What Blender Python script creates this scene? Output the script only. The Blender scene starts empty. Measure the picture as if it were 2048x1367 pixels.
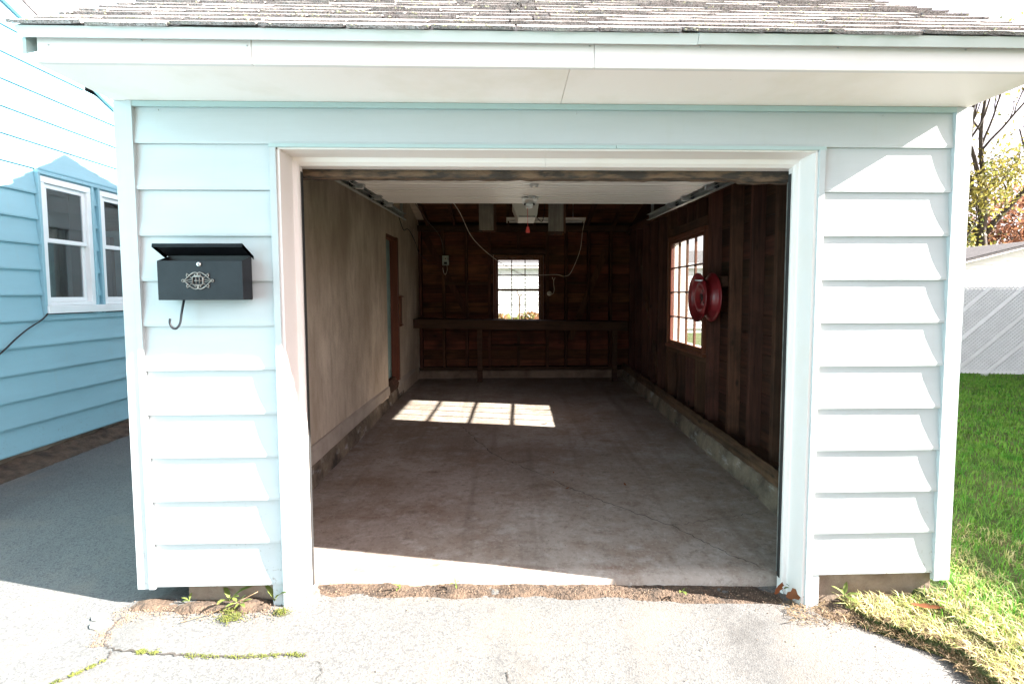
import bpy, bmesh, math, random
import numpy as np
from mathutils import Vector, Matrix, Quaternion, noise as mnoise
rnd = random.Random(7)
npr = np.random.default_rng(7)
S = bpy.context.scene
R = math.radians
# ------------------------------------------------------------------ camera
def basis(yaw, pitch, roll):
    f = Vector((math.sin(yaw)*math.cos(pitch), math.cos(yaw)*math.cos(pitch), -math.sin(pitch)))
    r = Vector((math.cos(yaw), -math.sin(yaw), 0)); u = r.cross(f)
    r2 = r*math.cos(roll)+u*math.sin(roll); u2 = u*math.cos(roll)-r*math.sin(roll)
    return r2, u2, f
cd = bpy.data.cameras.new('camera'); cam = bpy.data.objects.new('camera', cd); S.collection.objects.link(cam)
cr, cu, cf = basis(R(1.5947), R(3.5089), R(-0.1325))
m = Matrix((cr, cu, -cf)).transposed().to_4x4(); m.translation = (0, -2.306, 1.458); cam.matrix_world = m
cd.sensor_width = 36; cd.lens = 1000/2048*36; cd.shift_x = -25.5/2048; cd.shift_y = -34/2048
cd.clip_start = 0.05; cd.clip_end = 2000
S.camera = cam
# ------------------------------------------------------------------ world, sun, exposure
SUN = Vector((-1, 0.208, -0.597))
w = bpy.data.worlds.new('World'); S.world = w; w.use_nodes = True
nt = w.node_tree; sky = nt.nodes.new('ShaderNodeTexSky'); sky.sky_type = 'NISHITA'; sky.sun_disc = False
sky.sun_elevation = math.atan2(0.597, math.hypot(1, .208)); sky.sun_rotation = math.atan2(1, -.208)
sky.air_density = 1.0; sky.dust_density = 2.0; sky.ozone_density = 1.0
bg = nt.nodes['Background']; bg.inputs[1].default_value = 0.055
hs = nt.nodes.new('ShaderNodeHueSaturation'); hs.inputs['Saturation'].default_value = .33; nt.links.new(sky.outputs[0], hs.inputs['Color'])
tn = nt.nodes.new('ShaderNodeMix'); tn.data_type = 'RGBA'; tn.blend_type = 'MULTIPLY'; tn.inputs['Factor'].default_value = 1; tn.inputs['B'].default_value = (1.08, .955, .975, 1)   # thin milky autumn haze, no green cast
nt.links.new(hs.outputs[0], tn.inputs['A']); nt.links.new(tn.outputs['Result'], bg.inputs[0])
sl = bpy.data.lights.new('sun', 'SUN'); so = bpy.data.objects.new('sun', sl); S.collection.objects.link(so)
sl.energy = 5.0; sl.angle = R(0.53); sl.color = (1.0, 0.955, 0.88)
so.rotation_euler = SUN.to_track_quat('-Z', 'Y').to_euler(); so.location = (6, -2, 6)
S.view_settings.view_transform = 'Standard'; S.view_settings.look = 'None'
S.view_settings.exposure = 3.1; S.view_settings.gamma = 1
S.render.engine = 'CYCLES'
S.cycles.use_denoising = True; S.cycles.max_bounces = 10; S.cycles.diffuse_bounces = 7; S.cycles.glossy_bounces = 4
S.cycles.transparent_max_bounces = 16; S.cycles.sample_clamp_indirect = 6; S.cycles.caustics_reflective = False; S.cycles.caustics_refractive = False
# ------------------------------------------------------------------ materials
MATS = {}
class N:
    def __init__(s, name):
        s.m = bpy.data.materials.new(name); s.m.use_nodes = True; s.t = s.m.node_tree; s.b = s.t.nodes['Principled BSDF']; MATS[name] = s.m
        s.tc = s.t.nodes.new('ShaderNodeTexCoord').outputs['Object']; s.oi = s.t.nodes.new('ShaderNodeObjectInfo').outputs['Random']
    def n(s, typ, ins=None, **kw):
        x = s.t.nodes.new('ShaderNode'+typ)
        for k, v in kw.items(): setattr(x, k, v)
        for k, v in (ins or {}).items(): s.put(x.inputs[k], v)
        return x
    def put(s, sock, v):
        if isinstance(v, bpy.types.NodeSocket): s.t.links.new(v, sock)
        elif hasattr(sock.default_value, '__len__') and not hasattr(v, '__len__'): sock.default_value = [v]*len(sock.default_value)
        elif hasattr(sock.default_value, '__len__') and len(sock.default_value) == 4 and len(v) == 3: sock.default_value = (*v, 1)
        else: sock.default_value = v
    def co(s, scale=(1, 1, 1), shift=True):
        v = s.tc
        if shift:
            a = s.n('VectorMath', {0: s.n('CombineXYZ', {0: s.oi, 1: s.oi, 2: s.oi}).outputs[0], 1: (37., 71., 13.)}, operation='MULTIPLY').outputs[0]
            v = s.n('VectorMath', {0: v, 1: a}, operation='ADD').outputs[0]
        return s.n('VectorMath', {0: v, 1: scale}, operation='MULTIPLY').outputs[0]
    def noise(s, vec, scale, detail=4, rough=.55, dist=0):
        return s.n('TexNoise', {'Vector': vec, 'Scale': scale, 'Detail': detail, 'Roughness': rough, 'Distortion': dist}).outputs['Fac']
    def ramp(s, fac, stops):
        x = s.n('ValToRGB', {'Fac': fac}); e = x.color_ramp.elements
        while len(e) < len(stops): e.new(.5)
        for i, (p, c) in enumerate(stops):
            e[i].position = p; e[i].color = (*c, 1) if hasattr(c, '__len__') else (c, c, c, 1)
        return x.outputs['Color']
    def mix(s, f, a, b, bt='MIX'):
        x = s.n('Mix', data_type='RGBA', blend_type=bt)
        s.put(x.inputs['Factor'], f); s.put(x.inputs['A'], a); s.put(x.inputs['B'], b); return x.outputs['Result']
    def rng(s, v, a, b, c, d):
        return s.n('MapRange', {0: v, 1: a, 2: b, 3: c, 4: d}).outputs[0]
    def bump(s, h, strength, dist=.01):
        s.put(s.b.inputs['Normal'], s.n('Bump', {'Height': h, 'Strength': strength, 'Distance': dist}).outputs[0])
    def jit(s, col, v=.1, h=.0):
        x = s.n('HueSaturation', {'Color': col, 'Value': s.rng(s.oi, 0, 1, 1-v, 1+v)})
        if h: s.put(x.inputs['Hue'], s.rng(s.n('Math', {0: s.n('Math', {0: s.oi, 1: 7.31}, operation='MULTIPLY').outputs[0]}, operation='FRACT').outputs[0], 0, 1, .5-h, .5+h))
        return x.outputs[0]
    def done(s, col, rough=.6, metal=0, spec=None):
        s.put(s.b.inputs['Base Color'], col); s.put(s.b.inputs['Roughness'], rough); s.b.inputs['Metallic'].default_value = metal
        if spec is not None: s.b.inputs['Specular IOR Level'].default_value = spec
        return s.m
def simple(name, c1, c2=None, scale=8, stretch=(1, 1, 1), rough=.6, bump=.1, bscale=None, jit=.06, hue=0, metal=0, spec=None, detail=5, lo=.35, hi=.65, bd=.01):
    x = N(name); v = x.co(stretch); c2 = c2 or tuple(k*.75 for k in c1)
    col = x.ramp(x.noise(v, scale, detail), [(lo, c2), (hi, c1)])
    if jit: col = x.jit(col, jit, hue)
    if bump: x.bump(x.noise(v, bscale or scale*6, 4), bump, bd)
    return x.done(col, rough, metal, spec)
# siding: painted aluminium with a chalky, faintly streaked face
def siding(name, c, dirt):
    x = N(name); v = x.co((.6, .6, 3.)); f = x.noise(v, 3, 5)
    col = x.mix(x.rng(f, .35, .75, 0, 1), c, tuple(k*.93 for k in c))
    sp = x.noise(x.co(), 22, 6, .7); col = x.mix(x.rng(sp, .68, .78, 0, .35), col, dirt)
    z = x.n('SeparateXYZ', {0: x.tc}).outputs[2]
    mud = x.noise(x.co(), 55, 5, .65); lowm = x.n('Math', {0: x.rng(z, .08, .55, .62, .0), 1: x.rng(mud, .60, .68, 0, 1)}, operation='MULTIPLY').outputs[0]
    col = x.mix(lowm, col, (.16, .12, .085))
    run = x.noise(x.co((9, 9, .5)), 2.5, 5, .6); col = x.mix(x.rng(run, .58, .78, 0, .28), col, dirt)
    g = x.noise(x.co((1, 1, 30)), 12, 3); x.bump(x.n('Math', {0: g, 1: x.n('Math', {0: x.noise(x.co((1, 1, 2)), 1.6, 2), 1: 6.}, operation='MULTIPLY').outputs[0]}, operation='ADD').outputs[0], .10, .004)
    return x.done(x.jit(col, .03), x.rng(f, .3, .7, .38, .55), 0, .35)
siding('garage_siding', (.45, .482, .49), (.40, .42, .38))
siding('house_siding', (.275, .485, .57), (.30, .42, .44))
siding('white_siding', (.80, .81, .82), (.6, .58, .55))
siding('sage_trim', (.37, .47, .465), (.33, .36, .31))
def trim(name, c, grime, amt):
    x = N(name); f = x.noise(x.co((1, 1, 1.4)), 2.2, 6, .6)
    col = x.mix(x.rng(f, .5, .75, 0, amt), c, grime)
    sp = x.noise(x.co(), 40, 5, .7); col = x.mix(x.rng(sp, .7, .76, 0, .5), col, tuple(k*.5 for k in grime))
    x.bump(x.noise(x.co((1, 1, .3)), 30, 3), .05, .004)
    return x.done(col, .5, 0, .35)
trim('white_trim', (.745, .69, .665), (.66, .58, .48), .35)
trim('soffit_paint', (.93, .83, .785), (.72, .62, .5), .5)
trim('drip_metal', (.60, .62, .61), (.38, .44, .38), .7)
trim('window_vinyl', (.82, .84, .85), (.6, .6, .58), .3)
# old timber
def timber(name, c1, c2, ax, rough=.8, sc=1., dark=(.02, .012, .008), jit=.3, knots=True):
    x = N(name); st = [14, 14, 14]; st[ax] = .8
    v = x.co(tuple(k*sc for k in st)); g = x.noise(v, 2.2, 6, .65, .4)
    col = x.ramp(g, [(.3, c2), (.62, c1)])
    p = x.noise(x.co((1, 1, 1)), 2.3, 5, .6); col = x.mix(x.rng(p, .45, .72, 0, .8), col, dark)
    if knots:
        st2 = [6., 6., 6.]; st2[ax] = 2.5
        k = x.n('TexVoronoi', {'Vector': x.co(tuple(st2)), 'Scale': 1.1}).outputs['Distance']
        col = x.mix(x.rng(k, .04, .12, .85, 0), col, dark)
    x.bump(g, .35, .006)
    return x.done(x.jit(col, jit, .012), rough, 0, .25)
timber('stud_wood_z', (.105, .044, .026), (.042, .018, .012), 2)
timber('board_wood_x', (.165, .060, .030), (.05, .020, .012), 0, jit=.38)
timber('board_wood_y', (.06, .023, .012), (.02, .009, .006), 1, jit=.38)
timber('stud_wood_y', (.10, .045, .026), (.05, .022, .013), 1)
timber('bench_wood', (.075, .038, .023), (.034, .018, .012), 0, jit=.15)
timber('red_frame_wood', (.165, .058, .029), (.085, .03, .016), 2, rough=.5, dark=(.10, .035, .02), jit=.08, knots=False)
timber('grey_plank', (.20, .175, .15), (.11, .09, .075), 2, jit=.1, dark=(.06, .05, .04))
timber('rotten_wood', (.14, .075, .045), (.045, .026, .017), 1, rough=.95, jit=.2, dark=(.03, .02, .013))
# stucco
x = N('stucco'); v = x.co((1, 1, .55)); a = x.noise(v, 2.0, 6, .62); b = x.noise(x.co((1, 1, .25)), 9, 6, .7)
col = x.ramp(a, [(.35, (.43, .345, .265)), (.65, (.69, .595, .49))]); col = x.mix(x.rng(b, .47, .68, 0, .7), col, (.38, .30, .23))
h = x.n('Math', {0: x.noise(x.co(), 70, 6, .7), 1: x.n('Math', {0: x.noise(x.co((1, 1, .5)), 7, 5), 1: 2.5}, operation='MULTIPLY').outputs[0]}, operation='ADD').outputs[0]
x.bump(h, .5, .012); x.done(col, .9, 0, .2)
simple('stucco_base', (.50, .43, .37), (.36, .30, .25), 4, rough=.9, bump=.5, bscale=50)
# concrete curb with white bloom and damp stains
x = N('curb_concrete'); a = x.noise(x.co((1, 1, 1)), 3.5, 7, .65)
col = x.ramp(a, [(.33, (.05, .042, .036)), (.5, (.185, .145, .108)), (.74, (.33, .265, .2))])
bl = x.noise(x.co((1, .7, 2)), 7, 7, .7); col = x.mix(x.rng(bl, .57, .72, 0, .6), col, (.55, .55, .56))
x.bump(x.noise(x.co(), 26, 7, .7), .7, .02); x.done(col, .9, 0, .2)
x = N('footing'); a = x.noise(x.co(), 5, 6, .65); col = x.ramp(a, [(.3, (.14, .10, .075)), (.7, (.30, .235, .18))])
x.bump(x.noise(x.co(), 40, 6, .7), .5, .01); x.done(col, .92, 0, .2)
# garage floor
x = N('floor_concrete'); a = x.noise(x.co(), 1.1, 7, .62, .3)
col = x.ramp(a, [(.3, (.235, .19, .16)), (.55, (.335, .285, .25)), (.75, (.42, .37, .335))])
st = x.noise(x.co((1, 1.15, 1)), 1.7, 9, .72); col = x.mix(x.rng(st, .46, .66, 0, .75), col, (.20, .135, .098))
s2 = x.noise(x.co((.7, 1.5, 1)), 3.1, 9, .75); col = x.mix(x.rng(s2, .55, .70, 0, .7), col, (.15, .085, .06))
sc = x.noise(x.co((1, 1.3, 1)), 5, 9, .78); col = x.mix(x.rng(sc, .52, .70, 0, .5), col, (.52, .50, .48))
d = x.noise(x.co((1, 1.2, 1)), 7.5, 8, .75); col = x.mix(x.rng(d, .55, .70, 0, .6), col, (.12, .095, .08))
m1 = x.noise(x.co(), 24, 7, .75); col = x.mix(x.rng(m1, .50, .68, 0, .55), col, (.13, .095, .07)); m2 = x.noise(x.co((1.4, 1, 1)), 38, 6, .75); col = x.mix(x.rng(m2, .55, .70, 0, .45), col, (.50, .46, .43))
tr = x.noise(x.co((3.2, .22, 1)), 1.6, 5, .6); col = x.mix(x.rng(tr, .54, .70, 0, .45), col, (.13, .10, .085))
vr = x.n('TexVoronoi', {'Vector': x.co(), 'Scale': 2.6}).outputs['Distance']; vd = x.n('Math', {0: x.rng(vr, .03, .16, .7, 0), 1: x.rng(m1, .42, .6, 0, 1)}, operation='MULTIPLY').outputs[0]; col = x.mix(vd, col, (.075, .055, .045))
f = x.noise(x.co(), 90, 4, .7); col = x.mix(x.rng(f, .62, .75, 0, .4), col, (.12, .09, .07))
x.bump(x.noise(x.co(), 45, 6, .65), .18, .006); x.done(col, x.rng(a, .3, .7, .6, .85), 0, .22)
# asphalt, worn and bleached, with stones
x = N('asphalt'); a = x.noise(x.co(shift=False), .8, 6, .6)
col = x.ramp(a, [(.3, (.082, .082, .083)), (.7, (.118, .112, .106))])
vo = x.n('TexVoronoi', {'Vector': x.co(shift=False), 'Scale': 130.}); cell = x.n('SeparateColor', {0: vo.outputs['Color']}).outputs[0]
col = x.mix(x.rng(cell, .0, 1, .0, .5), col, (.165, .163, .16)); col = x.mix(x.rng(cell, .80, .82, 0, .6), col, (.045, .045, .048))
bp = x.noise(x.co(shift=False), 260, 2, .6); col = x.mix(x.rng(bp, .62, .7, 0, .7), col, (.26, .255, .25))
ti = x.noise(x.co((1.6, .35, 1), False), .9, 6, .65); col = x.mix(x.rng(ti, .52, .70, 0, .45), col, (.060, .058, .058))
oil = x.noise(x.co(shift=False), 1.35, 7, .7); col = x.mix(x.rng(oil, .60, .68, 0, .5), col, (.05, .048, .047))
pt = x.noise(x.co(shift=False), 2.2, 5, .6); col = x.mix(x.rng(pt, .50, .68, 0, .5), col, (.17, .142, .12))
x.bump(x.n('Math', {0: vo.outputs['Distance'], 1: bp}, operation='ADD').outputs[0], .30, .005); x.done(col, .88, 0, .3)
simple('crack_dark', (.06, .05, .045), (.03, .025, .02), 30, rough=.95, bump=0)
simple('soil', (.115, .075, .05), (.04, .027, .019), 14, rough=.97, bump=.9, bscale=60, bd=.02, detail=8)
simple('crumb', (.22, .15, .10), (.09, .06, .042), 20, rough=.95, bump=.3, jit=.4)
simple('pale_stone', (.62, .58, .53), (.5, .46, .42), 12, rough=.9, bump=.3)
simple('moss', (.13, .14, .022), (.055, .07, .012), 60, rough=.95, bump=.6, bscale=200)
x = N('shingle'); g = x.n('TexVoronoi', {'Vector': x.co(), 'Scale': 330.}); cell = x.n('SeparateColor', {0: g.outputs['Color']}).outputs[0]
col = x.ramp(cell, [(0., (.09, .08, .078)), (.5, (.26, .232, .226)), (1., (.44, .40, .39))])
li = x.noise(x.co(), 9, 6, .7); col = x.mix(x.rng(li, .55, .7, 0, .6), col, (.34, .34, .29))
x.bump(cell, .7, .004); x.done(x.jit(col, .14, .01), .93, 0, .2)
simple('lichen', (.40, .38, .27), (.26, .27, .17), 80, rough=.95, bump=.5)
simple('far_shingle', (.10, .094, .098), (.055, .05, .054), 7, (1, 5, 1), rough=.95, bump=.3)
simple('dark_metal', (.016, .018, .022), (.010, .011, .014), 9, rough=.45, bump=.08, bscale=120, spec=.2)
simple('mail_inside', (.012, .012, .013), None, 9, rough=.6, bump=0)
simple('brass', (.27, .235, .215), (.16, .14, .125), 30, rough=.38, bump=.1, metal=.85)
simple('steel', (.62, .63, .63), (.42, .43, .43), 14, rough=.32, bump=.05, metal=.9)
simple('galvanised', (.46, .49, .48), (.30, .33, .32), 18, rough=.38, bump=.05, metal=.8)
simple('door_paint', (.80, .76, .71), (.74, .70, .65), 3, rough=.36, bump=.03, jit=.02)
simple('dusty_beam', (.20, .125, .075), (.055, .042, .033), 9, (1, 4, 4), rough=.97, bump=.8, bscale=70, bd=.02, lo=.42, hi=.6)
simple('dark_rubber', (.02, .02, .02), None, 9, rough=.7, bump=0)
simple('red_enamel', (.27, .010, .018), (.14, .012, .014), 4, rough=.36, bump=.05, spec=.6)
simple('cream_plastic', (.62, .60, .54), (.54, .52, .46), 5, rough=.4, bump=0)
simple('white_cord', (.66, .60, .52), (.52, .46, .40), 9, rough=.6, bump=0)
simple('red_plastic', (.62, .05, .045), None, 9, rough=.4, bump=0)
simple('black_cord', (.012, .012, .014), None, 9, rough=.5, bump=0)
simple('teal_door', (.32, .50, .49), (.22, .36, .36), 6, rough=.5, bump=.1)
simple('curtain_cloth', (.22, .21, .20), (.13, .125, .12), 6, (12, 12, .4), rough=.9, bump=.3)
simple('dark_room', (.02, .02, .022), None, 3, rough=.9, bump=0)
simple('building_paper', (.035, .025, .02), None, 5, rough=.95, bump=.1)
simple('bark', (.085, .068, .058), (.04, .032, .028), 9, (1, 1, .25), rough=.95, bump=.6, bscale=30, bd=.04)
simple('fence_back', (.58, .60, .62), (.52, .54, .56), 6, rough=.8, bump=0)
simple('white_lattice', (.78, .80, .82), (.7, .72, .74), 6, rough=.6, bump=.02)
def leafmat(name, cols, tr=.35, sc=3.):
    x = N(name); f = x.n('TexWhiteNoise', {'Vector': x.n('VectorMath', {0: x.tc, 1: (sc, sc, sc)}, operation='MULTIPLY').outputs[0]}, noise_dimensions='3D')
    nz = x.noise(x.n('VectorMath', {0: x.tc, 1: (1., 1., 1.)}, operation='MULTIPLY').outputs[0], sc, 3)
    col = x.ramp(x.rng(nz, .3, .7, 0, 1), [(i/(len(cols)-1), c) for i, c in enumerate(cols)])
    x.done(col, .6, 0, .3)
    t = x.n('BsdfTranslucent', {'Color': col}); mx = x.n('MixShader', {0: tr, 1: x.b.outputs[0], 2: t.outputs[0]})
    x.t.links.new(mx.outputs[0], x.t.nodes['Material Output'].inputs[0]); return x.m
leafmat('grass_green', [(.035, .15, .012), (.075, .27, .022), (.17, .33, .045), (.06, .20, .02), (.20, .30, .07)], .3, 5)
leafmat('grass_dry', [(.52, .45, .22), (.38, .40, .12), (.58, .50, .28), (.28, .34, .08)], .25, 9)
leafmat('straw', [(.20, .13, .075), (.30, .22, .13), (.12, .075, .04), (.36, .28, .18)], .2, 14)
leafmat('weed_leaf', [(.10, .15, .035), (.20, .23, .06)], .35, 20)
leafmat('brown_leaf', [(.24, .085, .03), (.16, .055, .022)], .25, 20)
leafmat('leaf_yellow', [(.09, .13, .035), (.20, .19, .05), (.26, .21, .05), (.06, .10, .035)], .4, .9)
leafmat('leaf_red', [(.22, .08, .045), (.28, .14, .08), (.16, .07, .05), (.24, .16, .06)], .4, .9)
leafmat('leaf_green', [(.05, .09, .03), (.09, .13, .04), (.20, .20, .05)], .35, .9)
leafmat('bush_leaf', [(.30, .24, .08), (.16, .20, .06), (.34, .14, .08), (.38, .30, .12)], .4, 4)
x = N('lawn_soil'); a = x.noise(x.co(shift=False), 3, 6); col = x.ramp(a, [(.35, (.045, .075, .018)), (.65, (.10, .10, .04))]); x.bump(x.noise(x.co(shift=False), 60, 5), .8, .03); x.done(col, .95, 0, .2)
# window glass: thin clear pane, mirror share by Fresnel
def glass(name, tint, dirt, dcol=(.6, .6, .58), ior=1.6):
    m = bpy.data.materials.new(name); m.use_nodes = True; t = m.node_tree; t.nodes.clear(); MATS[name] = m
    o = t.nodes.new('ShaderNodeOutputMaterial'); tr = t.nodes.new('ShaderNodeBsdfTransparent'); tr.inputs[0].default_value = (*tint, 1)
    gl = t.nodes.new('ShaderNodeBsdfGlossy'); gl.inputs['Roughness'].default_value = .01; gl.inputs[0].default_value = (1, 1, 1, 1)
    fr = t.nodes.new('ShaderNodeFresnel'); fr.inputs[0].default_value = ior
    mx = t.nodes.new('ShaderNodeMixShader'); ge = t.nodes.new('ShaderNodeNewGeometry'); iv = t.nodes.new('ShaderNodeMath'); iv.operation = 'SUBTRACT'; iv.inputs[0].default_value = 1; t.links.new(ge.outputs['Backfacing'], iv.inputs[1])
    ml = t.nodes.new('ShaderNodeMath'); ml.operation = 'MULTIPLY'; t.links.new(fr.outputs[0], ml.inputs[0]); t.links.new(iv.outputs[0], ml.inputs[1]); t.links.new(ml.outputs[0], mx.inputs[0]); t.links.new(tr.outputs[0], mx.inputs[1]); t.links.new(gl.outputs[0], mx.inputs[2])
    df = t.nodes.new('ShaderNodeBsdfDiffuse'); df.inputs[0].default_value = (*dcol, 1); m2 = t.nodes.new('ShaderNodeMixShader')
    nz = t.nodes.new('ShaderNodeTexNoise'); nz.inputs['Scale'].default_value = 7; nz.inputs['Detail'].default_value = 6
    tc = t.nodes.new('ShaderNodeTexCoord'); t.links.new(tc.outputs['Object'], nz.inputs['Vector'])
    mr = t.nodes.new('ShaderNodeMapRange'); mr.inputs[1].default_value = .4; mr.inputs[2].default_value = .75; mr.inputs[3].default_value = dirt*.3; mr.inputs[4].default_value = dirt
    t.links.new(nz.outputs['Fac'], mr.inputs[0]); t.links.new(mr.outputs[0], m2.inputs[0]); t.links.new(mx.outputs[0], m2.inputs[1]); t.links.new(df.outputs[0], m2.inputs[2])
    t.links.new(m2.outputs[0], o.inputs[0]); return m
glass('pane_glass', (.93, .95, .94), .10); glass('house_glass', (.75, .8, .84), .03, ior=2.1)
simple('lamp_tube', (.8, .8, .78), None, 4, rough=.3, bump=0)
# ------------------------------------------------------------------ mesh helpers
COL = S.collection
def link(o, parent=None):
    COL.objects.link(o)
    if parent is not None:
        o.parent = parent; o.matrix_parent_inverse = Matrix.Translation(-WLOC[parent.name])
    WLOC[o.name] = Vector(o.location) if o.type == 'EMPTY' else Vector((0, 0, 0))
    return o
WLOC = {}
def thing(name, label, cat, loc=(0, 0, 0), group=None):
    o = bpy.data.objects.new(name, None); o.location = loc; o.empty_display_size = .1; link(o); return tag(o, label, cat, group)
def tag(o, label=None, cat=None, group=None, kind=None):
    if label: o['label'] = label
    if cat: o['category'] = cat
    if group: o['group'] = group
    if kind: o['kind'] = kind
    return o
def mesh(name, V, F, mat, parent=None, smooth=False):
    me = bpy.data.meshes.new(name); me.from_pydata([tuple(v) for v in V], [], F); me.materials.append(MATS[mat])
    if smooth: me.shade_smooth()
    me.update(); return link(bpy.data.objects.new(name, me), parent)
def frombm(name, bm, mat, parent=None, smooth=False):
    bmesh.ops.recalc_face_normals(bm, faces=bm.faces)
    me = bpy.data.meshes.new(name); bm.to_mesh(me); bm.free(); me.materials.append(MATS[mat])
    if smooth: me.shade_smooth()
    return link(bpy.data.objects.new(name, me), parent)
BF = [(0, 3, 2, 1), (4, 5, 6, 7), (0, 1, 5, 4), (1, 2, 6, 5), (2, 3, 7, 6), (3, 0, 4, 7)]
def bverts(x0, x1, y0, y1, z0, z1): return [(x0, y0, z0), (x1, y0, z0), (x1, y1, z0), (x0, y1, z0), (x0, y0, z1), (x1, y0, z1), (x1, y1, z1), (x0, y1, z1)]
def box(name, x0, x1, y0, y1, z0, z1, mat, parent=None, bev=0.0, wob=0.0):
    bm = bmesh.new(); vs = [bm.verts.new(v) for v in bverts(x0, x1, y0, y1, z0, z1)]
    for f in BF: bm.faces.new([vs[i] for i in f])
    if bev: bmesh.ops.bevel(bm, geom=bm.edges[:], offset=bev, segments=1, affect='EDGES')
    if wob:
        for v in bm.verts: v.co += Vector((rnd.uniform(-wob, wob), rnd.uniform(-wob, wob), rnd.uniform(-wob, wob)))
    return frombm(name, bm, mat, parent)
def prism(name, poly, ax, a0, a1, mat, parent=None, bev=0):
    """extrude a 2-D outline along axis ax from a0 to a1 (poly in the two remaining axes, in order)"""
    def p3(p, a):
        q = list(p); q.insert(ax, a); return q
    bm = bmesh.new(); A = [bm.verts.new(p3(p, a0)) for p in poly]; B = [bm.verts.new(p3(p, a1)) for p in poly]
    n = len(poly); bm.faces.new(A); bm.faces.new(B[::-1])
    for i in range(n): bm.faces.new((A[i], B[i], B[(i+1) % n], A[(i+1) % n]))
    if bev: bmesh.ops.bevel(bm, geom=bm.edges[:], offset=bev, segments=1, affect='EDGES')
    return frombm(name, bm, mat, parent)
def obox(name, a, b, wdt, th, mat, parent=None, up=(0, 0, 1), bev=0):
    """bar from a to b, width along side, thickness along up"""
    a, b = Vector(a), Vector(b); d = (b-a).normalized(); s = d.cross(Vector(up)).normalized(); u = s.cross(d)
    V = []
    for p in (a, b):
        for i, j in ((-1, -1), (1, -1), (1, 1), (-1, 1)): V.append(p+s*i*wdt/2+u*j*th/2)
    bm = bmesh.new(); vs = [bm.verts.new(v) for v in V]
    for f in [(0, 1, 2, 3), (4, 7, 6, 5), (0, 4, 5, 1), (1, 5, 6, 2), (2, 6, 7, 3), (3, 7, 4, 0)]: bm.faces.new([vs[i] for i in f])
    if bev: bmesh.ops.bevel(bm, geom=bm.edges[:], offset=bev, segments=1, affect='EDGES')
    return frombm(name, bm, mat, parent)
def tubedata(pts, rad, seg=8, V=None, F=None):
    V = [] if V is None else V; F = [] if F is None else F
    pts = [Vector(p) for p in pts]; n = len(pts); ref = None; base = len(V)
    for i, p in enumerate(pts):
        d = (pts[min(i+1, n-1)]-pts[max(i-1, 0)]).normalized()
        if ref is None: ref = d.orthogonal().normalized()
        ref = (ref-d*ref.dot(d)).normalized(); c = d.cross(ref); r = rad[i] if hasattr(rad, '__len__') else rad
        for k in range(seg):
            t = 2*math.pi*k/seg; V.append(p+(ref*math.cos(t)+c*math.sin(t))*r)
    for i in range(n-1):
        for k in range(seg):
            F.append((base+i*seg+k, base+i*seg+(k+1) % seg, base+(i+1)*seg+(k+1) % seg, base+(i+1)*seg+k))
    F.append(tuple(base+k for k in range(seg))[::-1]); F.append(tuple(base+(n-1)*seg+k for k in range(seg)))
    return V, F
def spline(pts, sub=6):
    pts = [Vector(p) for p in pts]; out = []
    for i in range(len(pts)-1):
        p0, p1, p2, p3 = pts[max(i-1, 0)], pts[i], pts[i+1], pts[min(i+2, len(pts)-1)]
        for k in range(sub):
            t = k/sub; out.append(.5*((2*p1)+(p2-p0)*t+(2*p0-5*p1+4*p2-p3)*t*t+(3*p1-p0-3*p2+p3)*t**3))
    return out+[pts[-1]]
def tube(name, pts, rad, mat, parent=None, seg=8, sub=0):
    if sub: pts = spline(pts, sub)
    V, F = tubedata(pts, rad, seg); return mesh(name, V, F, mat, parent, True)
def lathe(name, prof, center, axis, mat, parent=None, seg=40, smooth=True):
    """prof: (radius, along-axis) pairs; closed loop"""
    axis = Vector(axis).normalized(); a = axis.orthogonal().normalized(); b = axis.cross(a); V = []; F = []; n = len(prof)
    for k in range(seg):
        t = 2*math.pi*k/seg; d = a*math.cos(t)+b*math.sin(t)
        for r, h in prof: V.append(Vector(center)+d*r+axis*h)
    for k in range(seg):
        for i in range(n-1): F.append((k*n+i, k*n+i+1, ((k+1) % seg)*n+i+1, ((k+1) % seg)*n+i))
    return mesh(name, V, F, mat, parent, smooth)
# ------------------------------------------------------------------ setting: ground, driveway, lawn
def zdrive(x, y):
    z = -.022*(x+1.07) if x > -1.8 else .016+(-1.8-x)*.050+max(0, y)*.012
    return z-.004
def sheet(name, xs, ys, zf, mat, kind='structure'):
    V = [(x, y, zf(x, y)) for y in ys for x in xs]; nx = len(xs)
    F = [(j*nx+i, j*nx+i+1, (j+1)*nx+i+1, (j+1)*nx+i) for j in range(len(ys)-1) for i in range(nx-1)]
    return tag(mesh(name, V, F, mat, smooth=True), kind=kind)
lin = lambda a, b, n: [a+(b-a)*i/n for i in range(n+1)]
# driveway: ragged right edge
def edge_x(y):
    b = 1.84 if y < -.35 else 1.84-.26*min(1, (y+.35)/.30)
    return b+.045*mnoise.noise(Vector((y*4, 0, 0)))+.02*mnoise.noise(Vector((y*17, 3, 0)))
def zlawn(x, y):
    if y < .06 and x < edge_x(y)+.03: return zdrive(x, y)-.03
    base = -.035-.02*(min(x, 9)-1.7)*.5
    return base + .03*mnoise.noise(Vector((x*1.1, y*1.1, 3.)))*(1 if x < 12 else 0) + (.03 if x > 2.0 and y > -.4 else 0)
g = sheet('ground', [-600, -40, -12, 12, 40, 600], [-600, -40, -12, 12, 40, 600], lambda x, y: -.34, 'lawn_soil')
lawn = sheet('lawn', lin(1.5, 2.6, 50)+lin(2.7, 12, 50)+[16, 22, 30, 60], lin(-6, -1.6, 12)+lin(-1.5, .2, 50)+lin(.3, 8, 40)+[10, 13, 18, 26, 60], lambda x, y: zlawn(x, y)-(.25 if y < -5.5 else 0), 'lawn_soil')
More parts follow.
